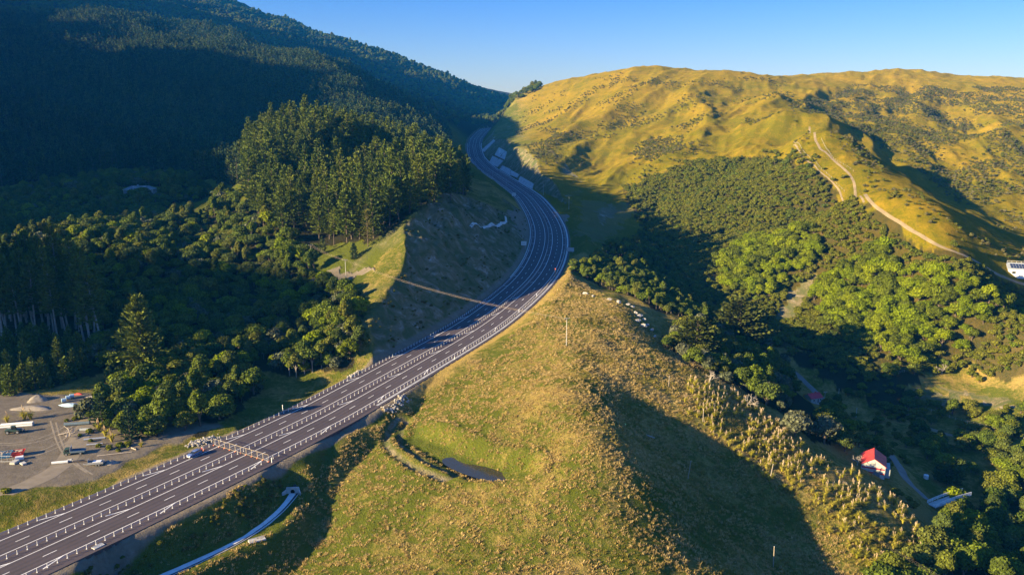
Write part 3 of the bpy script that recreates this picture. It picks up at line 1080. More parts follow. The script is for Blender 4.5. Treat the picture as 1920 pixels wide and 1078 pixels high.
hsum = fmath(nt, 'ADD', fmath(nt, 'MULTIPLY', n_fine, .7), fmath(nt, 'MULTIPLY', n_tiny, .35))
hsum = fmath(nt, 'MULTIPLY', hsum, fmap(nt, sep.outputs[0], 0, 1, 1, .12))
nt.links.new(hsum, bp.inputs['Height'])
nt.links.new(bp.outputs[0], bs.inputs['Normal'])
nt.links.new(bs.outputs[0], out.inputs[0])
land.data.materials.append(m)

# ------------------------------------------------------------------ daylight
w = bpy.data.worlds.new('World')
SC.world = w
w.use_nodes = True
wn = w.node_tree
sk = wn.nodes.new('ShaderNodeTexSky')
sk.sky_type = 'NISHITA'
sk.sun_disc = False
sk.sun_elevation = SUN_EL
sk.sun_rotation = -(PI / 2 + LIGHT_AZ)
sk.altitude = 100
sk.air_density = 1.0
sk.dust_density = 0.4
sk.ozone_density = 3.0
wtc = wn.nodes.new('ShaderNodeTexCoord')
wsp = wn.nodes.new('ShaderNodeSeparateXYZ')
wn.links.new(wtc.outputs['Generated'], wsp.inputs[0])
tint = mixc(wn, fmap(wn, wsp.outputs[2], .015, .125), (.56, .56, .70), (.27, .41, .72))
tint = mixc(wn, fmap(wn, wsp.outputs[2], .16, .6), tint, (.40, .68, 1.22))  # unseen sky overhead brightened and blued, added as fill for the shadows
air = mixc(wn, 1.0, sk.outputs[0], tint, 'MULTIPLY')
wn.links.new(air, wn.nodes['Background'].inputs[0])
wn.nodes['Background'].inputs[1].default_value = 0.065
sl = bpy.data.lights.new('sun', 'SUN')
sl.energy = 5.0
sl.angle = math.radians(.5)
sl.color = (1.0, .79, .43)
so = bpy.data.objects.new('sun', sl)
COL.objects.link(so)
so.rotation_euler = Vector((LX * math.cos(SUN_EL), LY * math.cos(SUN_EL), -math.sin(SUN_EL))).to_track_quat('-Z', 'Y').to_euler()
SC.view_settings.view_transform = 'Standard'
SC.view_settings.look = 'None'
SC.view_settings.exposure = 2.1
SC.view_settings.gamma = 1.0

# ------------------------------------------------------------------ plants
def mk(kind, cm, tm, shape):
    c, t = shape
    s = random.randrange(9999)
    cme = mesh_only(kind + '_crown', c[0], c[1], cm, s)
    tme = mesh_only(kind + '_trunk', t[0], t[1], tm, s, smooth=True) if t is not None else None
    return cme, tme, (c, cm), (t, tm)


pines = [mk('pine', M['pine'], M['bark'], pine_shape(1.0 * h, s, 80, 6, 5, 1.35, b, sp, bl)) for h, s, b, sp, bl in ((26, 1, .16, .23, 1.0), (29, 2, .10, .21, .9), (24, 3, .24, .26, 1.3), (28, 4, .06, .22, .9), (25, 5, .34, .25, 1.2))]
far_pines = [merged('plantation_pine', [x[2], x[3]]) for x in [mk('farpine', M['farpine'], M['bark'], pine_shape(h, s, 35, 3, 3, 1.9, .08, .19, bl)) for h, s, bl in ((18, 11, 1.0), (17, 12, 1.3), (20, 13, .9), (15, 14, 1.2))]]
def crowns(kind, mat, specs, **kw):
    return [mk(kind, M[mat], M['bark'], crown_shape(w_, h_, s, **kw)) for w_, h_, s in specs]
bushes = crowns('bush', 'bush', ((8, 7, 21), (9, 8, 22), (6, 9.5, 23), (11, 6, 24), (7.5, 6.5, 25), (4.5, 10, 26), (9, 5, 27)), leaves=1300, size=.26)
groves = crowns('grove', 'grove', ((8, 7, 31), (9, 7.5, 32), (7, 7, 33), (10, 8, 34)), leaves=1300, size=.25)
scrubs = crowns('scrub', 'scrub', ((5, 3.2, 41), (4, 3.4, 42), (6, 3.4, 43), (4.5, 2.8, 44)), leaves=420, size=.24, lobes=6, base=.1)
browns = crowns('brown', 'brown', ((5, 4.2, 51), (4, 3.6, 52), (6, 4.5, 53)), leaves=260, size=.34, lobes=6, base=.1)
greys = crowns('grey', 'greyleaf', ((7, 6, 61), (8, 7, 62), (6, 6, 63)), leaves=600, size=.40)


def open_view(pts, target, top=4.0, wide=5.5):
    """keep the sight line to a building free of plants"""
    a = np.array([0, 0, CAMZ])
    b = np.array(target) + [0, 0, 2.5]
    d = (b - a) / np.linalg.norm(b - a)
    q = pts + [0, 0, top] - a
    t = q @ d
    dist = np.linalg.norm(q - t[:, None] * d, axis=1)
    return pts[(dist > wide) | (t > np.linalg.norm(b - a) + 4)]


def lay(pts, protos, smin, smax, seed, tilt=.06, squash=.15):
    r = np.random.default_rng(seed)
    n = len(pts)
    s = r.uniform(smin, smax, n)
    scl = np.stack([s, s, s * r.uniform(1 - squash, 1 + squash, n)], 1)
    rot = np.stack([r.normal(0, tilt, n), r.normal(0, tilt, n), r.uniform(0, 6.283, n)], 1)
    return scl, rot, r.integers(0, len(protos), n)


def grow(pts, protos, smin, smax, seed, single, single_name, single_label, cat, group, mass_name, mass_label, mass_cat='vegetation', lift=6.0, top=290):
    """the plants that show largest as things of their own, the rest as one mass"""
    pts = pts[seen(pts, lift)]
    scl, rot, var = lay(pts, protos, smin, smax, seed)
    order = np.argsort(np.linalg.norm(pts - [0, 0, CAMZ], axis=1) / scl[:, 2])
    n1 = min(top, len(order)) if single else 0
    for i in order[:n1]:
        c, t = protos[var[i]][:2]
        pr = [('crown', c)] + ([('trunk', t)] if t is not None else [])
        lab = single_label(pts[i]) if callable(single_label) else single_label
        lab, grp = lab if isinstance(lab, tuple) else (lab, group)
        e = plant(single_name, pr, pts[i], rot[i][2], tuple(scl[i]), lab, cat, grp)
        e.rotation_euler = tuple(rot[i])
    rest = order[n1:]
    if len(rest):
        ms = [merged(mass_name, [x[2], x[3]]) for x in protos]
        mass(mass_name, pts[rest], scl[rest], rot[rest], var[rest], ms, mass_label, mass_cat)
    print(mass_name, 'single', n1, 'mass', len(rest))


def without(*names, margin=17):
    cr = clear_of_road(margin)

    def f(x, y):
        m = cr(x, y)
        for n_ in names:
            m &= ~inside(x, y, Z[n_])
        return m
    return f


# the plantation on the mountain
fp = scatter(Z['forest'], 5.3, 101, without('block', margin=24))
fp = fp[seen(fp, 22, 330)]
scl, rot, var = lay(fp, far_pines, .75, 1.15, 102, .02)
mass('pine_plantation', fp, scl, rot, var, far_pines, 'dark pine plantation covering the mountain side on the left', 'pine forest')
print('plantation', len(fp))

# pines one can tell apart: the stand above the cutting and the grove on the left edge
pb = scatter(Z['block'], 9.2, 103, without('gap', margin=30))
pa = pb


def pine_label(p):
    if p[1] < 475:
        return 'tall sunlit pine along the front edge of the stand above the road cutting', 'pines on the front edge of the stand'
    if p[1] < 560:
        return 'bushy pine in the middle of the stand above the road cutting', 'pines inside the stand above the cutting'
    return 'pine at the back of the stand, against the dark forest slope', 'pines at the back of the stand'


grow(pa, pines, .72, 1.2, 105, True, 'pine_tree', pine_label, 'pine tree', None, 'pine_wood', 'pines crowded deep inside the stand above the cutting', 'pine forest', 20, 240)
tall = [mk('pine', M['pine'], M['palebark'], pine_shape(h, s, 80, 6, 5, 1.35, b, sp, bl)) for h, s, b, sp, bl in ((35, 6, .42, .13, 1.2), (33, 7, .36, .14, 1.0), (36, 8, .48, .13, 1.4))]
grow(scatter(Z['grove'], 6.5, 104), tall, .88, 1.08, 106, True, 'tall_pine', 'tall bare-stemmed pine in the shaded grove behind the gravel yard', 'pine tree', 'pines of the grove behind the gravel yard', 'pine_grove', 'pines deep in the grove behind the yard', 'pine forest', 25, 60)
yng = [mk('pine', M['pine'], M['bark'], pine_shape(h, s, 60, 5, 4, 1.1, .03, .22, .9)) for h, s in ((12, 16), (10, 17), (14, 18))]
grow(scatter(Z['young'], 5.0, 107), yng, .7, 1.15, 108, True, 'young_pine', 'young bushy pine between the tall grove and the gravel yard', 'pine tree', 'young pines at the back of the yard', 'young_pines', 'young pines at the back of the yard', 'pine forest', 8, 120)

# bush of the left valley, mound and spur
bl = np.vstack([scatter(Z['bush'], 5.5, 110, without('meadow', 'housegap', 'glade', 'lane', 'block', 'dirtpad')), scatter(Z['mound'], 5.2, 111), scatter(Z['spurbush'], 3.6, 112)])


def bush_label(p):
    if p[1] < 285 and p[0] < -60:
        return 'olive round-crowned tree on the sunlit mound beside the gravel yard', 'trees on the mound beside the yard'
    if p[0] > -85 and p[1] < 360:
        return 'leafy native tree on the spur beside the road cutting', 'native trees on the spur by the cutting'
    if p[1] < 350:
        return 'shaded native tree in the hollow below the lone pine', 'native trees in the shaded hollow'
    return 'native bush tree on the valley side left of the pine stand', 'native trees on the left valley side'


grow(bl, bushes + groves[:1] + greys[:1], .45, 1.3, 113, True, 'bush_tree', bush_label, 'tree', None, 'native_bush', 'dark native bush filling the left valley', 'bush', 6, 290)

# the far range
xs, ys = np.meshgrid(np.arange(-1700, 60, 15.0), np.arange(1650, 3050, 15.0))
fr = np.stack([xs.ravel() + RNG.uniform(-6, 6, xs.size), ys.ravel() + RNG.uniform(-6, 6, xs.size)], 1)
o_, _ = road_frame(fr[:, 0], fr[:, 1])
fr = fr[np.abs(o_) > 40]
fr = np.column_stack([fr, grid_z(fr[:, 0], fr[:, 1])])
fr = fr[seen(fr, 8)]
scl, rot, var = lay(fr, bushes, 1.2, 2.0, 121)
mass('mountain_bush', fr, scl, rot, var, [merged('mountain_bush', [x[2], x[3]]) for x in bushes], 'bush covering the far mountain range behind the pines', 'bush')
print('far range', len(fr))

# scrub face, grove of bright trees, shrubs of the golden hill
sp = scatter(Z['scrub'], 3.3, 130, without('lime', 'lime2', 'scar'), warp=16)
sp = sp[fbm(sp[:, 0] / 14, sp[:, 1] / 14, 171, 3) > -.75]
farm_ = np.array([hit(*p) for p in ((1518, 238), (1528, 262), (1545, 285), (1575, 312), (1604, 338), (1603, 356), (1625, 378), (1675, 412), (1730, 447), (1790, 480), (1860, 508), (1935, 535))])
sp = sp[line_dist(sp[:, 0], sp[:, 1], farm_)[0] > 5.5]
greens = crowns('scrub', 'bush', ((5, 3.4, 46), (4, 3.8, 47)), leaves=420, size=.24, lobes=6, base=.1)
lg = np.vstack([scatter(Z['lime'], 8, 231), scatter(Z['lime2'], 8, 232)])
sp = np.vstack([sp, lg[RNG.random(len(lg)) < .75]])
grow(sp, scrubs + scrubs + greens[:1], .6, 1.25, 131, True, 'scrub_shrub', 'low olive shrub low down on the scrub-covered hillside', 'shrub', 'shrubs at the foot of the scrub hillside', 'hillside_scrub', 'olive scrub covering the hillside below the spur', 'scrub', 2.5, 280)
gp = np.vstack([scatter(Z['lime'], 5.4, 132), scatter(Z['lime2'], 5.2, 133)])


def grove_label(p):
    if p[0] < 165 and p[1] > 430:
        return 'bright green broadleaf tree in the upper grove left of the bare slip', 'bright trees left of the slip'
    return 'bright green broadleaf tree in the large grove right of the bare slip', 'bright trees right of the slip'


grow(gp, groves, .75, 1.3, 134, True, 'broadleaf_tree', grove_label, 'tree', None, 'broadleaf_grove', 'bright green broadleaf wood on the hillside', 'wood', 6, 280)
hs = []
for name, sp_, thr, sd, fq in (('farslope', 4.4, -.05, 141, 60), ):
    q = scatter(Z[name], sp_, sd)
    q = q[fbm(q[:, 0] / fq, q[:, 1] / fq, 70, 3) + RNG.uniform(-.35, .35, len(q)) > thr]
    hs.append(q)
hill_poly = region([(960, 240), (1000, 180), (1130, 146), (1300, 146), (1480, 150), (1500, 215), (1540, 260), (1570, 310), (1500, 310), (1330, 298), (1180, 350), (1110, 325), (1030, 320), (990, 290)])
q = scatter(hill_poly, 6.5, 142)
q = q[fbm(q[:, 0] / 70, q[:, 1] / 70, 71, 3) + RNG.uniform(-.3, .3, len(q)) > .30]
hs.append(q)
q = scatter(region([(1560, 260), (1600, 300), (1660, 370), (1760, 440), (1900, 500), (1960, 500), (1960, 470), (1890, 470), (1760, 410), (1660, 330), (1590, 255)]), 4.6, 143)
q = q[RNG.random(len(q)) < .55]
hs.append(q)
hs.append(scatter(Z['browns'], 4.4, 144))
hs.append(scatter(Z['greens'], 5.5, 145))
hs = np.vstack(hs)
hs = hs[line_dist(hs[:, 0], hs[:, 1], farm_)[0] > 4]
sages = crowns('sage', 'sage', ((4, 2.8, 71), (5, 3.2, 72), (3.5, 2.6, 73)), leaves=300, size=.24, lobes=6, base=.1)
mixp = sages + scrubs[:2]
grow(hs, mixp, .35, .8, 146, True, 'hill_shrub', 'dark shrub dotted along the grassy spur beside the farm track', 'shrub', 'shrubs along the spur', 'hill_shrubs', 'dark shrubs dotted over the golden hills', 'shrubs', 2, 200)

# trees along the knoll's far edge and in the gully
kb = np.vstack([scatter(Z['midbush'], 4.6, 150, without()), scatter(Z['gullybush'], 5.5, 151, without())])
grow(kb, bushes, .55, .95, 152, True, 'knoll_shrub', 'rounded green shrub on the far edge of the knoll below the motorway bend', 'shrub', 'shrubs on the far edge of the knoll', 'gully_bush', 'bush in the gully behind the knoll', 'bush', 4, 200)
rt = scatter(Z['ridgetrees'], 6.2, 153, without('hutgap', margin=5))
rt = open_view(rt, hit(1524, 752), 4, 8)
rt = open_view(rt, hit(1636, 880), 4, 8)
grow(rt, bushes + greys, .6, 1.1, 154, True, 'ridge_tree', 'mixed evergreen tree on the ridge between the knoll and the gully road', 'tree', 'trees on the ridge above the gully road', 'ridge_bush', 'bush on the ridge', 'bush', 5, 200)
gf = np.vstack([scatter(Z['gullyfoot'], 4.2, 155), scatter(Z['rightlow'], 4.2, 156), scatter(Z['gullyfloor'], 4.0, 159)])
gf = gf[fbm(gf[:, 0] / 12, gf[:, 1] / 12, 173, 2) + RNG.uniform(-.4, .4, len(gf)) > -.05]
rp_ = np.array([hit(*p) for p in ((1430, 655), (1500, 705), (1540, 745), (1580, 780), (1625, 812), (1665, 845), (1688, 875), (1700, 905), (1740, 938))])
gf = gf[line_dist(gf[:, 0], gf[:, 1], rp_)[0] > 4.5]
for p_ in ((1524, 752), (1636, 880), (1640, 872), (1736, 897), (1775, 955)):
    h_ = hit(*p_)
    gf = gf[np.hypot(gf[:, 0] - h_[0], gf[:, 1] - h_[1]) > 9]
gf = open_view(gf, hit(1524, 752), 3, 7)
gf = open_view(gf, hit(1636, 880), 3, 7)
grow(gf, scrubs + bushes[:2], .5, 1.0, 157, True, 'gully_shrub', 'dark shrub on the gully floor beyond the gravel road', 'shrub', 'shrubs on the gully floor', 'gully_scrub', 'scrub on the gully floor', 'scrub', 3, 220)
lt = scatter(Z['lowtrees'], 6.4, 158)
grow(lt, bushes + groves[:1], .8, 1.3, 159, True, 'creek_tree', 'olive broadleaf tree crowding the creek in the lower right corner', 'tree', 'trees along the creek, lower right', 'creek_bush', 'bush along the creek', 'bush', 6, 200)

# pampas on the ridge slope
pp = [pampas_shape(s, pl) for s, pl in ((1, 5), (2, 3), (3, 8), (4, 0))]
pam = []
for (lf, pl) in pp:
    pam.append((mesh_only('pampas_leaves', lf[0], lf[1], M['pampasleaf'], 3), mesh_only('pampas_plumes', pl[0], pl[1], M['plume'], 4) if pl else None, (lf, M['pampasleaf']), (pl, M['plume']) if pl else None))
tp = scatter(Z['toetoe'], 2.0, 160)
tp = tp[seen(tp, 2)]
tp = tp[fbm(tp[:, 0] / 14, tp[:, 1] / 14, 72, 2) + RNG.uniform(-.5, .5, len(tp)) > -.12]
scl, rot, var = lay(tp, pam, .5, 1.25, 161)
top_edge = region([(1290, 712), (1380, 742), (1480, 815), (1590, 890), (1690, 955)])
de, _ = line_dist(tp[:, 0], tp[:, 1], top_edge)
var = np.where((de > 5) & (RNG.random(len(tp)) < .5 + .3 * (de > 14)), 3, np.where(var == 3, 0, var))
order = np.argsort(np.linalg.norm(tp - [0, 0, CAMZ], axis=1) + (var == 3) * 60)
for i in order[:285]:
    lf, pl = pam[var[i]][:2]
    pr = [('leaf_clump', lf)] + ([('plumes', pl)] if pl else [])
    plant('pampas_grass', pr, tp[i], rot[i][2], tuple(scl[i]), 'pampas clump with pale plumes on the slope above the red-roofed barn' if pl else 'pampas clump without plumes on the slope above the red-roofed barn', 'pampas grass',
          'pampas clumps in plume on the slope' if pl else 'pampas clumps without plumes on the slope')['kind'] = 'thing'
rest = order[285:]
if len(rest):
    ms = [merged('pampas', [x[2], x[3]]) if x[3] else mesh_only('pampas', x[2][0][0], x[2][0][1], M['pampasleaf'], 3) for x in pam]
    mass('pampas_field', tp[rest], scl[rest], rot[rest], var[rest], ms, 'pampas grass covering the slope above the barn', 'pampas grass')
print('pampas', len(tp))

# weeds on the face of the cutting
cfp = np.column_stack([TX, TY, TZ])[cf > .6]
cfp = cfp[RNG.random(len(cfp)) < .16]
cfp = cfp[(fbm(cfp[:, 0] / 9, cfp[:, 1] / 9, 191, 3) + RNG.uniform(-.4, .4, len(cfp)) > .12)]
scl, rot, var = lay(cfp, scrubs + browns, .10, .34, 192)
mass('cutting_weeds', cfp, scl, rot, var, [merged('cutting_weeds', [x[2], x[3]]) for x in scrubs + browns], 'patchy weeds on the shaded face of the road cutting', 'weeds')
print('cutting', len(cfp))

# rough growth on the motorway bank
bw = scatter(Z['bankslope'], 1.5, 180, clear_of_road(17))
bw = bw[(line_dist(bw[:, 0], bw[:, 1], CHAN)[0] > 3) & (fbm(bw[:, 0] / 5, bw[:, 1] / 5, 181, 3) + RNG.uniform(-.4, .4, len(bw)) > -.1)]
scl, rot, var = lay(bw, scrubs + browns, .14, .34, 182)
mass('bank_weeds', bw, scl, rot, var, [merged('bank_weeds', [x[2], x[3]]) for x in scrubs + browns], 'rough brown and green weeds on the motorway bank above the channel', 'weeds')

# grass of the knoll and verges
tfs = [tuft_shape(s, 15, .5, .5, .055) for s in (1, 2, 3, 4)]
tms = [mesh_only('grass_tuft', v, f, M['tuft'], 7) for v, f in tfs]
tmd = [mesh_only('dry_tuft', v, f, M['tan'], 7) for v, f in tfs]
kn = region([(-20, 1120), (500, 1120), (1000, 1120), (1600, 1120), (1700, 1010), (1560, 930), (1400, 740), (1240, 640), (1150, 560), (1060, 512), (960, 640), (740, 766), (560, 870), (250, 1020), (100, 1100)])
gt = scatter(kn, .78, 170, clear_of_road(15.5), .5)
gt = gt[seen(gt, .5)]
d_p, _ = line_dist(gt[:, 0], gt[:, 1], POND)
d_c, _ = line_dist(gt[:, 0], gt[:, 1], CHAN)
d_r, _ = line_dist(gt[:, 0], gt[:, 1], RUTS)
clump = fbm(gt[:, 0] / 3.5, gt[:, 1] / 3.5, 73, 3)
gt = gt[(clump + RNG.uniform(-.5, .5, len(gt)) + .25 * sstep(-20, 60, gt[:, 0]) > .05) & (d_p > 3) & (d_c > 2.6) & (np.abs(d_r - 2.0) > 1.4)]
gdry = -.05 + .55 * sstep(-20, 70, gt[:, 0]) + .6 * fbm(gt[:, 0] / 16, gt[:, 1] / 16, 74, 3) + RNG.uniform(-.3, .3, len(gt))
scl, rot, var = lay(gt, tms, .45, 1.3, 171, .1, .3)
var = var % 4 + np.where(gdry > .5, 4, 0)
mass('grass', gt, scl, rot, var, tms + tmd, 'rough tussocky grass on the knoll and road banks', 'grass')
print('grass', len(gt))

# ------------------------------------------------------------------ the motorway
def road_mat():
    m, nt, out = new_mat('asphalt')
    P = wpos(nt)
    b = N(nt, 'ShaderNodeBsdfPrincipled', inp={'Roughness': .85, 'Specular IOR Level': .3})
    n1 = noise_tex(nt, P, .06, 4, .6)
    n2 = noise_tex(nt, P, 1.6, 5, .7)
    c = mixc(nt, fmap(nt, n1, .35, .65), (.056, .042, .044), (.072, .054, .056))
    c = mixc(nt, fmap(nt, n2, .3, .8, 0, .5), c, (.10, .08, .08))
    nt.links.new(c, b.inputs['Base Color'])
    nt.links.new(b.outputs[0], out.inputs[0])
    return m


M['asphalt'] = road_mat()
M['paint'] = plain_mat('road_paint', (.72, .70, .66), .6, vary=.12, scale=.6)
M['concrete'] = plain_mat('concrete', (.42, .40, .36), .85, vary=.25, scale=.4)
M['shotcrete'] = plain_mat('sprayed_concrete', (.36, .36, .35), .9, vary=.35, scale=.25, bump=.4)
M['white'] = plain_mat('white_plastic', (.66, .65, .62), .5, vary=.06)
M['steel'] = plain_mat('galvanised_steel', (.42, .43, .44), .45, .6, vary=.15)
M['orange'] = plain_mat('orange_plastic', (.80, .17, .05), .5, vary=.1)
M['rock'] = plain_mat('grey_rock', (.34, .31, .27), .95, vary=.35, scale=1.0, bump=.5)
M['palerock'] = plain_mat('pale_rock', (.36, .33, .29), .95, vary=.3, scale=.8, bump=.5)
M['track'] = plain_mat('track_dirt', (.22, .165, .095), .95, vary=.3, scale=.15)
M['trackgrey'] = plain_mat('track_gravel', (.17, .15, .125), .95, vary=.3, scale=.2)
M['fabric'] = plain_mat('channel_lining', (.58, .57, .55), .8, vary=.15, scale=.8)
M['black'] = plain_mat('black_rubber', (.02, .02, .022), .7, vary=.2)
M['wood'] = plain_mat('weathered_wood', (.36, .30, .23), .9, vary=.25, scale=2)
M['darkwood'] = plain_mat('dark_wood', (.06, .045, .035), .9, vary=.3, scale=2)


def ribbon(name, s0, s1, o0, o1, mat, lift, parent=None, step=3.0, zfun=None, skirt=0.0):
    n = max(2, int((s1 - s0) / step) + 1)
    s = np.linspace(s0, s1, n)
    cx, cy = np.interp(s, RD_S, CL[:, 0]), np.interp(s, RD_S, CL[:, 1])
    nx, ny = np.interp(s, RD_S, RD_N[:, 0]), np.interp(s, RD_S, RD_N[:, 1])
    z = np.interp(s, RD_S, RD_Z) + lift
    o0, o1 = np.broadcast_to(o0, n), np.broadcast_to(o1, n)
    A = np.stack([cx + nx * o0, cy + ny * o0, z], 1)
    B = np.stack([cx + nx * o1, cy + ny * o1, z], 1)
    rows = [A, B]
    if skirt:
        rows = [A - [0, 0, skirt], A, B, B - [0, 0, skirt]]
    k = len(rows)
    V = np.stack(rows, 1).reshape(-1, 3)
    i = np.arange(n - 1)[:, None] * k + np.arange(k - 1)[None]
    i = i.ravel()
    F = np.stack([i, i + 1, i + k + 1, i + k], 1)
    return (V, F) if name is None else obj_from(name, V, F, mat, parent, smooth=False)


S_END = RD_S[-1] - 60
S0 = 20.0
road = ribbon('motorway_road', S0, S_END, -12.6, 15.0, M['asphalt'], 0.0, skirt=.9)
tag(road, 'dark four-lane motorway sweeping up the valley', None, None, 'structure')
for o_, w_ in ((-8.8, .11), (-1.9, .11), (3.2, .11), (10.2, .11)):
    ribbon('edge_line', S0, S_END, o_ - w_, o_ + w_, M['paint'], .012, road)
for o_ in (-5.3, 6.7):
    ps, s = [], S0
    while s < 1500:
        ps.append(ribbon(None, s, s + 3.2, o_ - .10, o_ + .10, None, .012))
        s += 10.4
    V, F = join(ps)
    obj_from('lane_dashes', V, F, M['paint'], road, smooth=False)
for oa, ob, ph in ((-8.8, -10.9, 4), (3.2, 1.3, 14), (10.2, 11.9, 22)):
    ps, s = [], S0 + ph
    while s < 1100:
        sk_ = -5.5 if s < 420 else -1.2
        a, b = s, s + sk_
        p = []
        for ss, oo in ((a, oa), (b, ob)):
            cx, cy = np.interp(ss, RD_S, CL[:, 0]), np.interp(ss, RD_S, CL[:, 1])
            nx, ny = np.interp(ss, RD_S, RD_N[:, 0]), np.interp(ss, RD_S, RD_N[:, 1])
            p.append(np.array([cx + nx * oo, cy + ny * oo, np.interp(ss, RD_S, RD_Z) + .024]))
        d = (p[1] - p[0]) / np.linalg.norm(p[1] - p[0])
        q = np.array([-d[1], d[0], 0]) * .16
        ps.append((np.array([p[0] - q, p[1] - q, p[1] + q, p[0] + q]), np.array([[0, 1, 2, 3]])))
        s += 29 if s < 420 else 22
    V, F = join(ps)
    obj_from('shoulder_ticks', V, F, M['paint'], road, smooth=False)
sY = lambda y: float(np.interp(y, CL[:, 1], RD_S))
M['worn'] = plain_mat('worn_asphalt', (.050, .039, .041), .8, vary=.22, scale=.12)
for o_ in (-8.0, -6.2, -4.5, -2.7, 4.1, 5.9, 7.6, 9.4):
    ribbon('wheel_path', S0, 700, o_ - .33, o_ + .33, M['worn'], .006, road)
ks = ribbon('kerb_channel', sY(262), sY(1500), 13.0, 14.0, M['concrete'], .10, skirt=.5)
tag(ks, 'pale concrete drainage channel along the right edge of the motorway', None, None, 'structure')
kl = ribbon('kerb_channel', sY(430), sY(1500), -12.5, -11.9, M['concrete'], .10, skirt=.5)
tag(kl, 'pale concrete drainage channel along the left edge of the motorway', None, None, 'structure')


def post_shape():
    V = np.array([[x * w_, y * w_, z] for z, w_ in ((-.1, .06), (.62, .055), (1.0, .04)) for x, y in ((-1, -1), (1, -1), (1, 1), (-1, 1))])
    F = [[4 * l + i, 4 * l + (i + 1) % 4, 4 * l + 4 + (i + 1) % 4, 4 * l + 4 + i] for l in (0, 1) for i in range(4)] + [[8, 9, 10, 11]]
    base = np.array([[x * .16, y * .16, z] for z in (-.05, .05) for x, y in ((-1, -1), (1, -1), (1, 1), (-1, 1))])
    Fb = [[i, (i + 1) % 4, 4 + (i + 1) % 4, 4 + i] for i in range(4)] + [[4, 5, 6, 7]]
    return join([(V, np.array(F)), (base, np.array(Fb))])


pv, pf = post_shape()
post_me = mesh_only('barrier_post', pv, pf, M['white'])
for off_, ph, lab in ((-11.0, 0, 'wire rope barrier with white posts along the left shoulder of the motorway'), (.6, .7, 'wire rope barrier with white posts down the middle of the motorway'),
                      (12.1, 1.4, 'wire rope barrier with white posts along the right shoulder of the motorway')):
    s = np.concatenate([np.arange(S0 + 60 + ph, 520, 2.25), np.arange(520, 1500, 5.0)])
    px_, py_ = np.interp(s, RD_S, CL[:, 0]) + off_ * np.interp(s, RD_S, RD_N[:, 0]), np.interp(s, RD_S, CL[:, 1]) + off_ * np.interp(s, RD_S, RD_N[:, 1])
    pz_ = np.interp(s, RD_S, RD_Z)
    wb = tag(empty('wire_barrier', (float(px_[0]), float(py_[0]), float(pz_[0]))), lab, 'barrier')
    O = np.array([px_[0], py_[0], pz_[0]])
    u, v, _ = project(np.stack([px_, py_, pz_], 1))
    infr = np.where((u > -20) & (v < 1090))[0]
    first = set(infr[:100].tolist())
    for i in sorted(first):
        c = child('post', post_me, wb)
        c.location = (px_[i] - O[0], py_[i] - O[1], pz_[i] - O[2])
    V, F = join([(pv + np.array([px_[i], py_[i], pz_[i]]) - O, pf) for i in range(len(s)) if i not in first])
    tag(obj_from('distant_posts', V, F, M['white'], wb, smooth=False), None, None, None, 'stuff')
    ps = []
    for h_ in (.45, .60, .75):
        ss = np.linspace(s[0], s[-1], 260)
        for a, b in zip(ss[:-1], ss[1:]):
            q = [np.array([np.interp(t, RD_S, CL[:, 0]) + off_ * np.interp(t, RD_S, RD_N[:, 0]), np.interp(t, RD_S, CL[:, 1]) + off_ * np.interp(t, RD_S, RD_N[:, 1]), np.interp(t, RD_S, RD_Z) + h_]) - O for t in (a, b)]
            ps.append(tube(q[0], q[1], .022, .022, 3))
    V, F = join(ps)
    obj_from('cable', V, F, M['steel'], wb, smooth=False)


# ------------------------------------------------------------------ draped tracks, channels and water
def drape(name, pts, width, mat, lift=.12, label=None, kind='structure', across=3, parent=None):
    pts = np.array([hit(*p) for p in pts]) if len(pts[0]) == 2 else np.array(pts)
    q = smooth_line(pts[:, :2], 1.5, 2) if width < 12 else pts[:, :2]
    t = np.gradient(q, axis=0)
    t /= np.linalg.norm(t, axis=1)[:, None] + 1e-9
    nrm = np.stack([t[:, 1], -t[:, 0]], 1)
    rows = []
    for k in np.linspace(-.5, .5, across):
        wv = width * (1 + .12 * noise(q[:, 0] / 6, q[:, 1] / 6 + k * 9, 7))
        e = q + nrm * (k * wv)[:, None]
        rows.append(np.column_stack([e, grid_z(e[:, 0], e[:, 1]) + lift * (1 if abs(k) < .49 else .35)]))
    V = np.stack(rows, 1).reshape(-1, 3)
    n, k = len(q), across
    i = (np.arange(n - 1)[:, None] * k + np.arange(k - 1)[None]).ravel()
    F = np.stack([i, i + 1, i + k + 1, i + k], 1)
    o = obj_from(name, V, F, mat, parent)
    return tag(o, label, None, None, kind)


M['rut'] = plain_mat('rut_gravel', (.20, .165, .12), .95, vary=.25, scale=.5)
drape('farm_track', [(1518, 238), (1528, 262), (1545, 285), (1575, 312), (1604, 338), (1603, 356), (1625, 378), (1675, 412), (1730, 447), (1790, 480), (1860, 508), (1935, 535)], 1.9, M['track'], .15, 'pale dirt farm track along the crest of the spur')
drape('ridge_path', [(1488, 272), (1508, 300), (1540, 325), (1575, 352), (1620, 380)], 1.2, M['track'], .15, 'narrow trodden path along the spur beside the track')
drape('gully_road', [(1430, 655), (1500, 705), (1540, 745), (1580, 780), (1625, 812), (1665, 845), (1688, 875), (1700, 905), (1740, 938)], 3.8, M['trackgrey'], .15, 'narrow gravel road along the gully floor')
drape('farm_lane', [(1700, 762), (1690, 775), (1720, 795), (1770, 812), (1830, 825), (1920, 850)], 2.6, M['track'], .15, 'dirt lane curving below the earth bank')
drape('yard_track', [(196, 762), (176, 776), (158, 800), (140, 840), (120, 880), (60, 910), (-20, 935)], 6.0, plain_mat('worn_gravel', (.19, .155, .112), .95, vary=.2, scale=.3), .07, 'worn wheel track across the gravel yard')
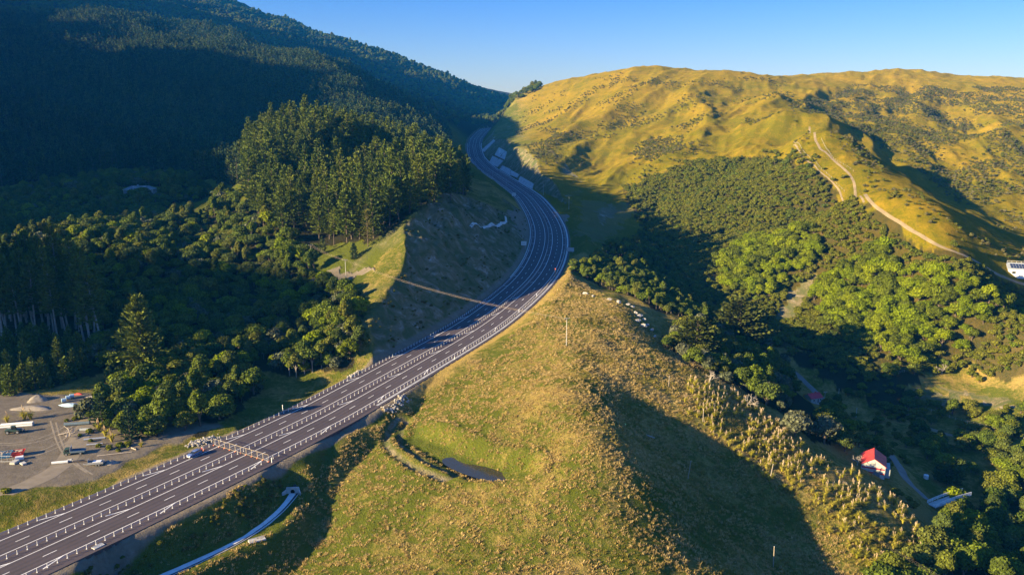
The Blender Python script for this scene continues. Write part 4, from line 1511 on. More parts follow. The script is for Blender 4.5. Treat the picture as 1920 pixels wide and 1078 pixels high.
for k_, tr_ in enumerate(([(175, 775), (150, 800), (128, 830), (95, 850), (40, 862), (-20, 868)], [(100, 790), (108, 820), (118, 850), (150, 880), (170, 888)], [(-20, 832), (40, 838), (90, 830), (130, 800), (165, 772)])):
    for sh in (-5, 5):
        drape('wheel_rut', [(x_ + sh, y_ + sh * .3) for x_, y_ in tr_], .6, M['rut'], .05, 'pale wheel rut across the gravel yard')
drape('drain_channel', [(882, 426), (902, 427), (925, 424), (944, 420), (953, 413), (948, 407)], 1.6, M['concrete'], .55, 'white zigzag drainage flume on the slope left of the bend')
drape('stream', [(838, 262), (846, 285), (856, 300), (845, 312), (862, 330), (858, 345)], 3.0, M['palerock'], .15, 'pale stony stream bed in the shaded valley beside the motorway')
ch = np.array(CHAN)
drape('channel_bed', ch, 1.9, M['fabric'], .14, 'pale lined drainage channel below the motorway bank', across=5)
cs = smooth_line(ch[:, :2], 1.5, 2)
ct = np.gradient(cs, axis=0)
ct /= np.linalg.norm(ct, axis=1)[:, None]
cn = np.stack([ct[:, 1], -ct[:, 0]], 1)
for sgn, mt, wd, of, lab in ((-1, M['black'], .6, 1.3, 'black edging mat along the drainage channel'), (-1, M['concrete'], .3, 1.75, 'white concrete lip along the drainage channel')):
    e = cs + cn * sgn * of
    drape('channel_edge', np.column_stack([e, np.zeros(len(e))]), wd, mt, .2, lab)
# pond
wl = float(min(grid_z(p_[0], p_[1])[0] for p_ in POND[3:6])) + .8
pc = np.array([p[:2] for p in POND[3:]])
ax = pc[-1] - pc[0]
L = np.linalg.norm(ax)
ax /= L
mid = pc.mean(0)
V = [(mid[0], mid[1], wl)]
for t in np.linspace(0, 2 * PI, 40, endpoint=False):
    e = mid + ax * math.cos(t) * (L * .5 + 3.0) + np.array([-ax[1], ax[0]]) * math.sin(t) * 5.0
    V.append((e[0], e[1], wl))
F = [(0, 1 + i, 1 + (i + 1) % 40) for i in range(40)]
m, nt, out = new_mat('pond_water')
b = N(nt, 'ShaderNodeBsdfPrincipled', inp={'Base Color': (.035, .035, .025, 1), 'Roughness': .12, 'Specular IOR Level': .35})
bp = N(nt, 'ShaderNodeBump', inp={'Strength': .12, 'Distance': .05})
nt.links.new(noise_tex(nt, wpos(nt), 2.5, 3), bp.inputs['Height'])
nt.links.new(bp.outputs[0], b.inputs['Normal'])
nt.links.new(b.outputs[0], out.inputs[0])
tag(obj_from('pond_water', V, F, m), 'small murky pond in the curved hollow on the knoll', None, None, 'structure')

# ------------------------------------------------------------------ building blocks for the small things
def box(cx, cy, cz, sx, sy, sz, taper=1.0, rz=0.0):
    """box standing on cz, rounded off by its taper towards the top"""
    V = np.array([[x * sx / 2 * k, y * sy / 2 * k, z * sz] for z, k in ((0, 1.0), (1, taper)) for x, y in ((-1, -1), (1, -1), (1, 1), (-1, 1))])
    c, s = math.cos(rz), math.sin(rz)
    V = np.column_stack([V[:, 0] * c - V[:, 1] * s + cx, V[:, 0] * s + V[:, 1] * c + cy, V[:, 2] + cz])
    F = np.array([[3, 2, 1, 0], [4, 5, 6, 7]] + [[i, (i + 1) % 4, 4 + (i + 1) % 4, 4 + i] for i in range(4)])
    return V, F


def capped(p0, p1, r0, r1, n=10):
    V, F = tube(p0, p1, r0, r1, n)
    c0, c1 = len(V), len(V) + 1
    V = np.vstack([V, [p0], [p1]])
    i = np.arange(n)
    F = np.vstack([F, np.stack([(i + 1) % n, i, np.full(n, c0), np.full(n, c0)], 1)[:, [0, 1, 2, 2]], np.stack([n + i, n + (i + 1) % n, np.full(n, c1), np.full(n, c1)], 1)[:, [0, 1, 2, 2]]])
    return V, F


def put(name, parts, mat, parent, bevel=0.0, smooth=False):
    V, F = join(parts)
    faces = [tuple(dict.fromkeys(f)) for f in F.tolist()]
    me = bpy.data.meshes.new(name)
    me.from_pydata([tuple(v) for v in V], [], faces)
    me.materials.append(mat)
    if smooth:
        me.polygons.foreach_set('use_smooth', np.ones(len(me.polygons), bool))
    o = bpy.data.objects.new(name, me)
    COL.objects.link(o)
    o.parent = parent
    if bevel:
        b = o.modifiers.new('edges', 'BEVEL')
        b.width = bevel
        b.segments = 2
        b.limit_method = 'ANGLE'
    return o


def prism(outline, y0, y1, inset=None):
    """side outline (x, z) drawn out across y; inset narrows chosen points"""
    n = len(outline)
    ins = inset or [0] * n
    V = np.array([[x, y0 + i_, z] for (x, z), i_ in zip(outline, ins)] + [[x, y1 - i_, z] for (x, z), i_ in zip(outline, ins)])
    return V, n


def hull(name, outline, hw, mat, parent, inset=None, bevel=0.0):
    V, n = prism(outline, -hw, hw, inset)
    faces = [tuple(range(n)), tuple(range(2 * n - 1, n - 1, -1))] + [(i + n, (i + 1) % n + n, (i + 1) % n, i) for i in range(n)]
    me = bpy.data.meshes.new(name)
    me.from_pydata([tuple(v) for v in V], [], faces)
    me.materials.append(mat)
    o = bpy.data.objects.new(name, me)
    COL.objects.link(o)
    o.parent = parent
    if bevel:
        b = o.modifiers.new('edges', 'BEVEL')
        b.width = bevel
        b.segments = 2
    return o


def wheel(parent, x, y, r, w_):
    tw = put('wheel', [capped((x, y - w_ / 2, r), (x, y + w_ / 2, r), r * .55, r * .55, 12)], M['steel'], parent)
    tw.name = 'wheel'
    ty = put('tyre', [tube((x, y - w_ / 2, r), (x, y - w_ / 2 + .02, r), r * .6, r * .96, 16), tube((x, y - w_ / 2 + .02, r), (x, y + w_ / 2 - .02, r), r * .96, r, 16), tube((x, y + w_ / 2 - .02, r), (x, y + w_ / 2, r), r, r * .6, 16)], M['black'], tw)
    return tw


M['carblue'] = plain_mat('blue_car_paint', (.16, .22, .40), .25, .35, vary=.05, spec=.6)
M['glass'] = plain_mat('dark_glass', (.015, .02, .025), .08, vary=.1, spec=.8)
M['lamp'] = plain_mat('headlamp_lens', (.75, .75, .75), .15, vary=.05)
M['tail'] = plain_mat('red_lens', (.45, .02, .02), .2, vary=.05)
M['redpaint'] = plain_mat('red_paint', (.55, .045, .03), .6, vary=.25)
M['redroof'] = plain_mat('red_roof_iron', (.46, .045, .035), .6, vary=.3, scale=.5)
M['darkredroof'] = plain_mat('maroon_roof_iron', (.50, .03, .05), .6, vary=.25, scale=.5)
M['bluepaint'] = plain_mat('blue_paint', (.06, .22, .34), .6, vary=.2)
M['teal'] = plain_mat('teal_plastic', (.02, .26, .30), .5, vary=.1)
M['greenmach'] = plain_mat('green_machine_paint', (.03, .06, .045), .5, vary=.25)
M['bluegrey'] = plain_mat('blue_grey_paint', (.10, .14, .17), .6, vary=.2)
M['whitewall'] = plain_mat('weathered_white_boards', (.38, .37, .34), .8, vary=.25, scale=.9)
M['greywall'] = plain_mat('grey_weatherboard', (.30, .32, .33), .8, vary=.15, scale=.7)
M['greyroof'] = plain_mat('grey_roof', (.13, .14, .15), .7, vary=.2, scale=.5)
M['paleblue'] = plain_mat('pale_blue_wrap', (.38, .52, .60), .5, vary=.15)
M['bluepipe'] = plain_mat('blue_pipe', (.05, .25, .55), .5, vary=.1)
M['spoil'] = plain_mat('spoil_gravel', (.22, .19, .155), .95, vary=.3, scale=.8, bump=.5)
M['solar'] = plain_mat('solar_glass', (.01, .015, .04), .1, vary=.2, spec=.8)
M['skin'] = plain_mat('skin', (.42, .26, .18), .6, vary=.05)
M['redcloth'] = plain_mat('red_jacket_cloth', (.50, .03, .04), .8, vary=.1)
M['purplecloth'] = plain_mat('dark_trouser_cloth', (.07, .05, .09), .85, vary=.1)
M['dead'] = plain_mat('bleached_branch', (.34, .29, .24), .9, vary=.2)
M['wire'] = plain_mat('line_wire', (.55, .42, .28), .5, .3, vary=.1)


def road_point(px, py, off=None):
    p = on_road(px, py)
    d = np.hypot(CL[:, 0] - p[0], CL[:, 1] - p[1])
    k = int(np.argmin(d))
    o = (p - CL[k]) @ RD_N[k] if off is None else off
    return np.array([CL[k, 0] + RD_N[k, 0] * o, CL[k, 1] + RD_N[k, 1] * o, RD_Z[k]]), math.atan2(RD_T[k, 1], RD_T[k, 0]), k


# ---------------- car on the shoulder, facing down the road towards the left edge of the picture
cp, ca, ck = road_point(356, 858, -9.7)
car = tag(empty('parked_car', cp + [0, 0, .01], ca + PI), 'blue hatchback parked on the motorway shoulder just before the mesh fence', 'car')
hull('body', [(-2.05, .30), (-2.1, .75), (-1.98, .98), (1.0, .98), (1.75, .86), (2.08, .66), (2.1, .32), (1.9, .22), (-1.9, .22)], .87, M['carblue'], car, [.06, .02, .06, .06, .1, .14, .1, .04, .04], .05)
hull('roof', [(-1.86, 1.30), (-1.7, 1.46), (-.9, 1.53), (.05, 1.5), (.32, 1.42), (-.5, 1.40)], .66, M['carblue'], car, None, .03)
hull('windows', [(-2.0, .97), (-1.84, 1.34), (-1.2, 1.45), (.2, 1.44), (1.12, .97)], .80, M['glass'], car, [.02, .13, .14, .14, .04], .02)
for sx, sy in ((1.28, -.78), (1.28, .78), (-1.3, -.78), (-1.3, .78)):
    wheel(car, sx, sy, .32, .22)
for sy in (-.62, .62):
    put('headlight', [box(2.0, sy, .58, .16, .36, .16, .8)], M['lamp'], car, .02)
    put('taillight', [box(-2.04, sy * 1.15, .72, .10, .22, .34, .8)], M['tail'], car, .02)
    put('mirror', [box(.72, sy * 1.52, .98, .16, .16, .14, .8)], M['carblue'], car, .02)
put('bumper', [box(2.08, 0, .26, .14, 1.45, .18, .9)], M['white'], car, .03)


# ---------------- person behind the car
def skinned(name, verts, edges, radii, mat, parent, sub=1):
    me = bpy.data.meshes.new(name)
    me.from_pydata(verts, edges, [])
    me.materials.append(mat)
    o = bpy.data.objects.new(name, me)
    COL.objects.link(o)
    o.parent = parent
    sm = o.modifiers.new('skin', 'SKIN')
    sm.use_smooth_shade = True
    for i, r in enumerate(radii):
        rr = r if hasattr(r, '__len__') else (r, r)
        me.skin_vertices[0].data[i].radius = rr
        me.skin_vertices[0].data[i].use_root = i == 0
    s_ = o.modifiers.new('soft', 'SUBSURF')
    s_.levels = s_.render_levels = sub
    return o


pp_, pa_, _ = road_point(356, 858, -9.55)
pp_ = pp_ + np.array([math.cos(ca), math.sin(ca), 0]) * 2.75
per = tag(empty('person', pp_ + [0, 0, .012], ca + PI + .3), 'person in a red jacket and white cap standing behind the blue parked car', 'person')
bv = [(0, 0, .95), (0, .09, .92), (.01, .10, .50), (0, .11, .08), (.13, .12, .03), (0, -.09, .92), (.02, -.10, .50), (0, -.11, .08), (.13, -.12, .03),
      (0, 0, 1.18), (0, 0, 1.38), (0, .17, 1.38), (.03, .23, 1.10), (.16, .20, .92), (0, -.17, 1.38), (.03, -.23, 1.10), (.18, -.19, .95), (.01, 0, 1.47), (.03, 0, 1.56), (.03, 0, 1.68)]
be = [(0, 1), (1, 2), (2, 3), (3, 4), (0, 5), (5, 6), (6, 7), (7, 8), (0, 9), (9, 10), (10, 11), (11, 12), (12, 13), (10, 14), (14, 15), (15, 16), (10, 17), (17, 18), (18, 19)]
fing, fr_ = [], []
br = [(.13, .11), .085, .058, .042, .038, .085, .058, .042, .038, (.14, .10), (.15, .10), .06, .046, .034, .06, .046, .034, .055, .085, .085]
for hand, (hx, hy, hz) in ((13, (.16, .20, .92)), (16, (.18, -.19, .95))):
    pk = len(bv)
    bv.append((hx + .06, hy, hz - .06))
    br.append((.030, .018))
    be.append((hand, pk))
    for q in range(4):
        a = len(bv)
        bv += [(hx + .085 + .004 * q, hy + (q - 1.5) * .020, hz - .10), (hx + .085, hy + (q - 1.5) * .021, hz - .15 + .006 * abs(q - 1.2))]
        br += [.009, .008]
        be += [(pk, a), (a, a + 1)]
    a = len(bv)
    bv.append((hx + .10, hy + .045 * (1 if hy < 0 else -1), hz - .075))
    br.append(.009)
    be.append((pk, a))
skinned('body', bv, be, br, M['skin'], per)
skinned('jacket', [(0, 0, .90), (0, 0, 1.16), (0, 0, 1.40), (0, .18, 1.39), (.03, .24, 1.10), (.13, .21, .97), (0, -.18, 1.39), (.03, -.24, 1.10), (.15, -.20, 1.0)],
        [(0, 1), (1, 2), (2, 3), (3, 4), (4, 5), (2, 6), (6, 7), (7, 8)], [(.17, .14), (.17, .13), (.17, .125), .078, .062, .05, .078, .062, .05], M['redcloth'], per)
skinned('trousers', [(0, 0, .94), (0, .09, .90), (.01, .10, .50), (0, .11, .10), (0, -.09, .90), (.02, -.10, .50), (0, -.11, .10)], [(0, 1), (1, 2), (2, 3), (0, 4), (4, 5), (5, 6)],
        [(.15, .13), .11, .08, .065, .11, .08, .065], M['purplecloth'], per)
put('cap', [sphere_quads((.03, 0, 1.715), .115, .105, .085, 10, 6), box(.14, 0, 1.69, .13, .16, .02)], M['white'], per, smooth=True)

# ---------------- mesh fence closing the road
fa, _, _ = road_point(390, 838, -10.6)
fb, _, _ = road_point(505, 866, 12.6)
fa[2] = fb[2] = RD_Z[ck]
fd = fb - fa
fl = float(np.linalg.norm(fd))
fen = tag(empty('temporary_fence', fa + [0, 0, .02], math.atan2(fd[1], fd[0])), 'temporary steel mesh fence standing across the whole motorway', 'fence')
npan = 10
pw = fl / npan
for i in range(npan):
    x0, x1 = i * pw + .03, (i + 1) * pw - .03
    zz = .12
    pr = [tube((x0, 0, zz), (x0, 0, 2.15), .05, .05, 5), tube((x1, 0, zz), (x1, 0, 2.15), .05, .05, 5), tube((x0, 0, 2.13), (x1, 0, 2.13), .055, .055, 5), tube((x0, 0, zz + .05), (x1, 0, zz + .05), .05, .05, 5)]
    pn = put('fence_panel', pr, M['wood'], fen)
    put('wire_mesh', [tube((x0 + (x1 - x0) * k / 9, 0, zz), (x0 + (x1 - x0) * k / 9, 0, 2.13), .008, .008, 3) for k in range(1, 9)] + [tube((x0, 0, zz + 2 * k / 9), (x1, 0, zz + 2 * k / 9), .008, .008, 3) for k in range(1, 9)], M['steel'], pn)
for i in range(npan + 1):
    put('foot', [box(i * pw, 0, 0, .28, .75, .15, .85)], M['orange'], fen, .02)
fo, foa, _ = road_point(377, 843, -10.3)
t = tag(empty('fence_foot', fo + [0, 0, .012], foa), 'loose orange fence foot lying on the shoulder between car and fence', 'fence foot')
put('block', [box(0, 0, 0, .8, .35, .16, .85)], M['orange'], t, .02)
put('socket', [tube((0, 0, .1), (0, 0, .2), .05, .05, 6)], M['black'], t)
for px, py, off, h_, lab in ((514, 868, 13.8, 1.6, 'white marker post on the gravel edge at the right end of the mesh fence'), (865, 676, 13.9, 1.1, 'short white marker post beside the right shoulder on the long curve'), (525, 766, -13.4, 1.8, 'white marker post beside the left shoulder above the shaded bank')):
    q, a_, _ = road_point(px, py, off)
    t = tag(empty('marker_post', q + [0, 0, -.2], a_), lab, 'marker post')
    put('post', [box(0, 0, 0, .22, .22, h_ + .2, .8)], M['white'], t, .02)
    put('reflector', [box(.12, 0, h_ - .15, .02, .10, .16)], M['orange'], t)
q, a_, _ = road_point(175, 1030, 13.3)
t = tag(empty('drain_cover', q + [0, 0, -.05], a_), 'pale concrete drain cover beside the right shoulder near the lower left corner', 'drain cover')
put('slab', [box(0, 0, 0, 2.6, 1.5, .22, .97)], M['concrete'], t, .03)
put('grate', [box(-.8 + .16 * k, 0, .222, .06, 1.1, .02) for k in range(11)], M['steel'], t)

# ---------------- rocks
def rock_mesh(seed, n=8, m=6):
    r = np.random.default_rng(seed)
    V, F = sphere_quads((0, 0, .25), .5, .42, .40, n, m)
    V = V * (1 + r.uniform(-.22, .22, len(V)))[:, None]
    top = np.array([[0, 0, V[:, 2].max()]])
    k = len(V)
    V = np.vstack([V, top])
    F = np.vstack([F, [[(m - 1) * n + i, (m - 1) * n + (i + 1) % n, k, k] for i in range(n)]])
    me = bpy.data.meshes.new('rock')
    me.from_pydata([tuple(v) for v in V], [], [tuple(dict.fromkeys(f)) for f in F.tolist()])
    at_ = me.attributes.new('v', 'FLOAT', 'FACE')
    return me


rmes = [rock_mesh(s) for s in range(5)]
for me in rmes:
    me.materials.append(M['palerock'])


def rock_heap(name, pix, n, s0, s1, lab, spread):
    P_ = np.array([hit(*p) for p in pix])
    r = np.random.default_rng(n)
    i = r.integers(0, len(P_), n)
    xy = P_[i, :2] + r.normal(0, spread, (n, 2))
    z = grid_z(xy[:, 0], xy[:, 1]) + r.uniform(-.1, .5, n)
    s = r.uniform(s0, s1, n)
    mass(name, np.column_stack([xy, z]), np.stack([s, s, s * .8], 1), r.uniform(0, 6.28, (n, 3)) * [.1, .1, 1], r.integers(0, 5, n), rmes, lab, 'rocks')


rock_heap('riprap_rocks', [(362, 834), (372, 832), (382, 829), (392, 826), (400, 823)], 140, .35, .95, 'heap of pale broken rock beside the left end of the mesh fence', 1.1)
rock_heap('culvert_rocks', [(660, 706), (668, 702), (675, 698)], 70, .4, 1.0, 'pale broken rock at the toe of the cutting beside the motorway', 1.0)
rock_heap('ditch_rocks', [(727, 772), (738, 765), (748, 756), (756, 747)], 110, .4, 1.1, 'band of pale broken rock where the ditch meets the motorway edge', .9)
sites = [(1186, 576), (1192, 588), (1200, 594), (1208, 600), (1196, 603), (1214, 610), (1222, 620), (1206, 612), (1228, 632), (1098, 552), (1112, 556), (1142, 563), (1160, 568), (1178, 572)]
for i, p in enumerate(sites):
    q = hit(*p)
    b_ = bpy.data.objects.new('boulder', rmes[i % 5])
    COL.objects.link(b_)
    s = (1.6 + .9 * ((i * 7) % 5) / 4)
    b_.location = q - [0, 0, .1]
    b_.scale = (s * 1.4, s, s * .8)
    b_.rotation_euler = (0, 0, i * 1.7)
    tag(b_, 'pale limestone boulder in the broken row across the top of the knoll', 'boulder', 'boulders in a row on top of the knoll')


# ---------------- poles and lines
def power_pole(px, py, h, lab, arms=1, mat='palebark', name='power_pole', lean=(0, 0), pt=None):
    q = hit(px, py) if pt is None else pt
    t = tag(empty(name, q), lab, name.replace('_', ' '))
    t.rotation_euler = (lean[0], lean[1], .5)
    put('pole', [capped((0, 0, -1), (0, 0, h), .17, .11, 8)], M[mat], t)
    for k in range(arms):
        a_ = put('crossarm', [box(0, 0, h - .35 - k * .8, 2.4, .14, .16)], M['wood'], t)
        put('insulators', [capped((x, 0, h - .2 - k * .8), (x, 0, h + .05 - k * .8), .05, .04, 6) for x in (-1.05, -.4, .4, 1.05)], M['white'], a_)
    return q + np.array([0, 0, h])


def wires(tops, sag, lab, n=3, gap=.9, thick=.022):
    a, b = tops
    d = (b - a)[:2]
    d = np.array([-d[1], d[0]]) / np.linalg.norm(d)
    ps = []
    for k in range(n):
        off = d * (k - (n - 1) / 2) * gap
        t_ = np.linspace(0, 1, 24)
        pts = a[None] * (1 - t_)[:, None] + b[None] * t_[:, None]
        pts[:, :2] += off
        pts[:, 2] += -4 * sag * t_ * (1 - t_) - .2
        ps += [tube(p, q, thick, thick, 3) for p, q in zip(pts[:-1], pts[1:])]
    V, F = join(ps)
    o = obj_from('power_line', V, F, M['wire'], None, smooth=False)
    return tag(o, lab, 'power line')


pA = power_pole(584, 492, 9.5, 'wooden power pole among bushes at the end of the dirt pad', 1)
pB = power_pole(649, 526, 10.5, 'pale concrete power pole standing on the edge of the dirt pad', 1, 'concrete')
pC = power_pole(1062, 648, 11.0, 'tall pale power pole on the brow of the knoll', 1, 'concrete')
pD = at_z(1840, 1200, -25)
wires((pA, pB), 1.0, 'short span of wires between the two poles at the dirt pad')
wires((pB, pC), 3.2, 'long span of wires crossing over the motorway to the knoll')
wires((pC, pD + [0, 0, 10]), 4.5, 'span of wires running down from the knoll towards the lower right', thick=.007, gap=.6)
power_pole(400, 385, 9.0, 'thin dark power pole beside the meadow at the forest foot', 1, 'darkwood')
power_pole(1542, 768, 9.0, 'tilted power pole beside the maroon-roofed hut', 1, 'palebark', lean=(0, .12))
for px, py, h_, lab, ln in ((1290, 897, 5.5, 'reddish fence pole in the shaded hollow, leftmost of the three there', .10), (1443, 902, 5.8, 'fence pole on the lit edge of the hollow below the wires', .12), (1450, 1062, 6.0, 'reddish fence pole low in the shaded hollow near the bottom edge', -.03),
                            (1318, 790, 4.2, 'short pale pole among dry grass right of the knoll shadow', 0), (1254, 724, 3.6, 'short pale pole on the tan slope left of the dead branches', 0)):
    q = hit(px, py)
    t = tag(empty('timber_pole', q), lab, 'pole')
    t.rotation_euler = (0, ln, 0)
    put('pole', [capped((0, 0, -.6), (0, 0, h_), .12, .10, 7)], M['wood'], t)
    put('cap', [capped((0, 0, h_), (0, 0, h_ + .08), .14, .10, 7)], M['steel'], t)
for px, py, h_, lab in ((1572, 745, 4.6, 'short pale pole beyond the gully road, behind the hut'), (1582, 782, 4.2, 'short pale pole on the near verge of the gully road'), (1605, 783, 5.0, 'pale pole on the far verge of the gully road')):
    q = hit(px, py)
    t = tag(empty('timber_pole', q), lab, 'pole')
    put('pole', [capped((0, 0, -.6), (0, 0, h_), .11, .09, 7)], M['concrete'], t)
    put('cap', [capped((0, 0, h_), (0, 0, h_ + .08), .13, .09, 7)], M['steel'], t)


# ---------------- motorway signs, lamps, panels
def sign(px, py, off, w_, h_, leg, lab, back=False, face='white'):
    q, a_, _ = road_point(px, py, off)
    q = np.array([q[0], q[1], float(grid_z(q[0], q[1])[0])])
    t = tag(empty('road_sign', q, a_), lab, 'road sign')
    put('board', [box(0, 0, leg, .12, w_, h_)], M[face], t, .02)
    for sy in (-.32, .32):
        put('leg', [box(.12, sy * w_, -.5, .12, .12, leg + h_ * .8 + .5)], M['steel'], t)
    if not back:
        put('lettering', [box(-.075, (k - 1) * w_ * .22, leg + h_ * (.25 + .22 * r_), .02, w_ * .16, h_ * .12) for k in range(3) for r_ in range(3)], M['greywall'], t)


sign(988, 466, -14.6, 3.4, 2.6, 1.3, 'square white road sign on the left shoulder at the inside of the bend')
sign(955, 372, -14.0, 3.6, 2.6, 1.5, 'square white road sign on the left shoulder farther up the valley')
sign(1076, 478, 15.8, 4.8, 2.6, 1.6, 'wide grey road sign seen from behind at the outside of the bend', True, 'greywall')
q, a_, _ = road_point(1048, 520, 12.6)
t = tag(empty('marker_pole', q, a_), 'slim dark pole with an orange top on the right shoulder at the shadow edge', 'pole')
put('pole', [capped((0, 0, -.3), (0, 0, 4.2), .14, .12, 8)], M['darkwood'], t)
put('head', [capped((0, 0, 4.2), (0, 0, 4.9), .22, .2, 8)], M['orange'], t)
for yy, off, lab in ((1080, -13.6, 'tall lamp post on the left edge of the motorway before the far bend'), (900, -13.6, 'tall lamp post on the left edge of the motorway below the sprayed panels'), (800, -13.6, 'tall lamp post on the left edge near the far white sign'), (760, 17, 'tall lamp post beside the flat ground right of the motorway'), (660, 26, 'tall lamp post on the flat ground right of the bend')):
    k = int(np.argmin(np.abs(CL[:, 1] - yy)))
    q = np.array([CL[k, 0] + RD_N[k, 0] * off, CL[k, 1] + RD_N[k, 1] * off])
    z = float(grid_z(q[0], q[1])[0])
    t = tag(empty('lamp_post', (q[0], q[1], z), math.atan2(RD_N[k, 1], RD_N[k, 0]) + (PI if off > 0 else 0)), lab, 'lamp post')
    put('pole', [capped((0, 0, -.5), (0, 0, 11), .14, .08, 8)], M['steel'], t)
    put('arm', [tube((0, 0, 10.9), (2.4, 0, 11.4), .06, .05, 6)], M['steel'], t)
    put('lamp_head', [box(2.6, 0, 11.35, .9, .3, .14, .8)], M['greywall'], t, .02)


def slope_panel(px, lab, nu=7, nv=7, thick=.45):
    c = [np.array(p, float) for p in px]
    V = []
    for j in range(nv):
        for i in range(nu):
            u, v = i / (nu - 1), j / (nv - 1)
            p = c[0] * (1 - u) * (1 - v) + c[1] * u * (1 - v) + c[2] * u * v + c[3] * (1 - u) * v
            q = hit(*p)
            V.append(q)
    V = np.array(V)
    e1, e2 = V[nu - 1] - V[0], V[(nv - 1) * nu] - V[0]
    nr_ = np.cross(e1, e2)
    nr_ /= np.linalg.norm(nr_) + 1e-9
    if nr_[2] < 0:
        nr_ = -nr_
    outer = V + nr_ * (thick + .25 * RNG.random(len(V)))[:, None]
    inner = V - nr_ * .6
    i = (np.arange(nv - 1)[:, None] * nu + np.arange(nu - 1)[None]).ravel()
    F = np.stack([i, i + 1, i + nu + 1, i + nu], 1)
    rim = list(range(nu)) + [r_ * nu + nu - 1 for r_ in range(1, nv)] + list(range(nv * nu - 2, (nv - 1) * nu - 1, -1)) + [r_ * nu for r_ in range(nv - 2, 0, -1)]
    n = len(V)
    S_ = np.array([[rim[k], rim[(k + 1) % len(rim)], rim[(k + 1) % len(rim)] + n, rim[k] + n] for k in range(len(rim))])
    o = obj_from('retaining_panel', np.vstack([outer, inner]), np.vstack([F, S_]), M['shotcrete'], None, smooth=False)
    return tag(o, lab, 'retaining wall')


slope_panel([(936, 277), (951, 285), (946, 300), (928, 291)], 'large square sprayed-concrete panel high on the rock cutting right of the motorway')
slope_panel([(924, 293), (944, 302), (933, 314), (917, 306)], 'sprayed-concrete panel low on the cutting, just below the large square panel')
slope_panel([(926, 262), (929, 265), (908, 286), (903, 282)], 'long narrow sprayed-concrete strip at the far end of the rock cutting')
slope_panel([(943, 311), (958, 318), (957, 330), (937, 318)], 'low sprayed-concrete wall in the middle of the rock cutting')
slope_panel([(959, 320), (974, 328), (970, 334), (958, 329)], 'small sprayed-concrete wall between the middle wall and the nearest one')
slope_panel([(976, 331), (1001, 345), (998, 355), (972, 341)], 'nearest sprayed-concrete wall beside the motorway, at the near end of the cutting')

# ---------------- culvert and slab
q = at_z(543, 919, -6.9)
d_ = np.array(CHAN[1][:2]) - np.array(CHAN[0][:2])
t = tag(empty('culvert_outlet', (CHAN[0][0], CHAN[0][1], CHAN[0][2] - .1), math.atan2(d_[1], d_[0])), 'pale concrete culvert headwall with a dark round pipe mouth', 'culvert')
n = 20
ring = [(math.cos(k * 2 * PI / n) * .62, math.sin(k * 2 * PI / n) * .62 + .75) for k in range(n)]
outl = []
for k in range(n):
    c_, s_ = math.cos(k * 2 * PI / n), math.sin(k * 2 * PI / n)
    m_ = max(abs(c_) / 1.9, abs(s_) / (1.25 if s_ > 0 else .85))
    outl.append((c_ / m_, s_ / m_ + .75))
V = [(0.0, a, b) for a, b in ring] + [(0.0, a, b) for a, b in outl] + [(-.35, a, b) for a, b in ring] + [(-.35, a, b) for a, b in outl]
F = [(k, (k + 1) % n, n + (k + 1) % n, n + k) for k in range(n)] + [(n + k, n + (k + 1) % n, 3 * n + (k + 1) % n, 3 * n + k) for k in range(n)]
obj_from('headwall', V, F, M['concrete'], t, smooth=False)
put('pipe', [tube((-3.5, 0, .75), (0, 0, .75), .62, .62, 20), capped((-3.6, 0, .75), (-3.5, 0, .75), .62, .62, 20)], M['black'], t)
for sy in (-1, 1):
    put('wing_wall', [prism_ for prism_ in [box(.9, sy * 2.15, -.3, 2.2, .3, 1.7, .95, sy * .35)]], M['concrete'], t, .03)
q = hit(482, 1012)
t = tag(empty('concrete_slab', q, .55), 'pale concrete slab lying beside the drainage channel', 'slab')
put('slab', [box(0, 0, -.2, 4.2, 1.8, .42, .96)], M['concrete'], t, .05)
put('lip', [box(0, .85, .2, 4.0, .15, .12)], M['concrete'], t)


# ---------------- yard behind the motorway
def gp_(px, py):
    return hit(px, py)


def skip(px, py, mat, rz, lab):
    t = tag(empty('skip_bin', gp_(px, py), rz), lab, 'skip')
    hw_, L_, hgt = 1.0, 2.2, 1.5
    V = [(-L_ * .75, -hw_, .1), (L_ * .75, -hw_, .1), (L_ * .75, hw_, .1), (-L_ * .75, hw_, .1), (-L_, -hw_, hgt), (L_, -hw_, hgt), (L_, hw_, hgt), (-L_, hw_, hgt)]
    F = [(3, 2, 1, 0)] + [(i, (i + 1) % 4, 4 + (i + 1) % 4, 4 + i) for i in range(4)]
    o = obj_from('bin', V, F, M[mat], t, smooth=False)
    sd = o.modifiers.new('plate', 'SOLIDIFY')
    sd.thickness = .08
    put('rim', [tube(V[4 + i], V[4 + (i + 1) % 4], .07, .07, 5) for i in range(4)], M[mat], t)
    r = np.random.default_rng(abs(int(px)))
    put('rubble', [box(r.uniform(-1.6, 1.6), r.uniform(-.7, .7), 1.0 + r.uniform(0, .3), r.uniform(.4, 1.1), r.uniform(.2, .5), r.uniform(.2, .4), .9, r.uniform(0, 3)) for _ in range(26)], M['wood'], t)
    put('lug', [box(sx, sy * 1.04, .9, .2, .12, .25) for sx in (-1.3, 1.3) for sy in (-1, 1)], M['steel'], t)


skip(32, 854, 'redpaint', .35, 'red skip bin heaped with rubble on the gravel yard')
skip(8, 857, 'bluepaint', .35, 'blue skip bin beside the red one on the gravel yard')

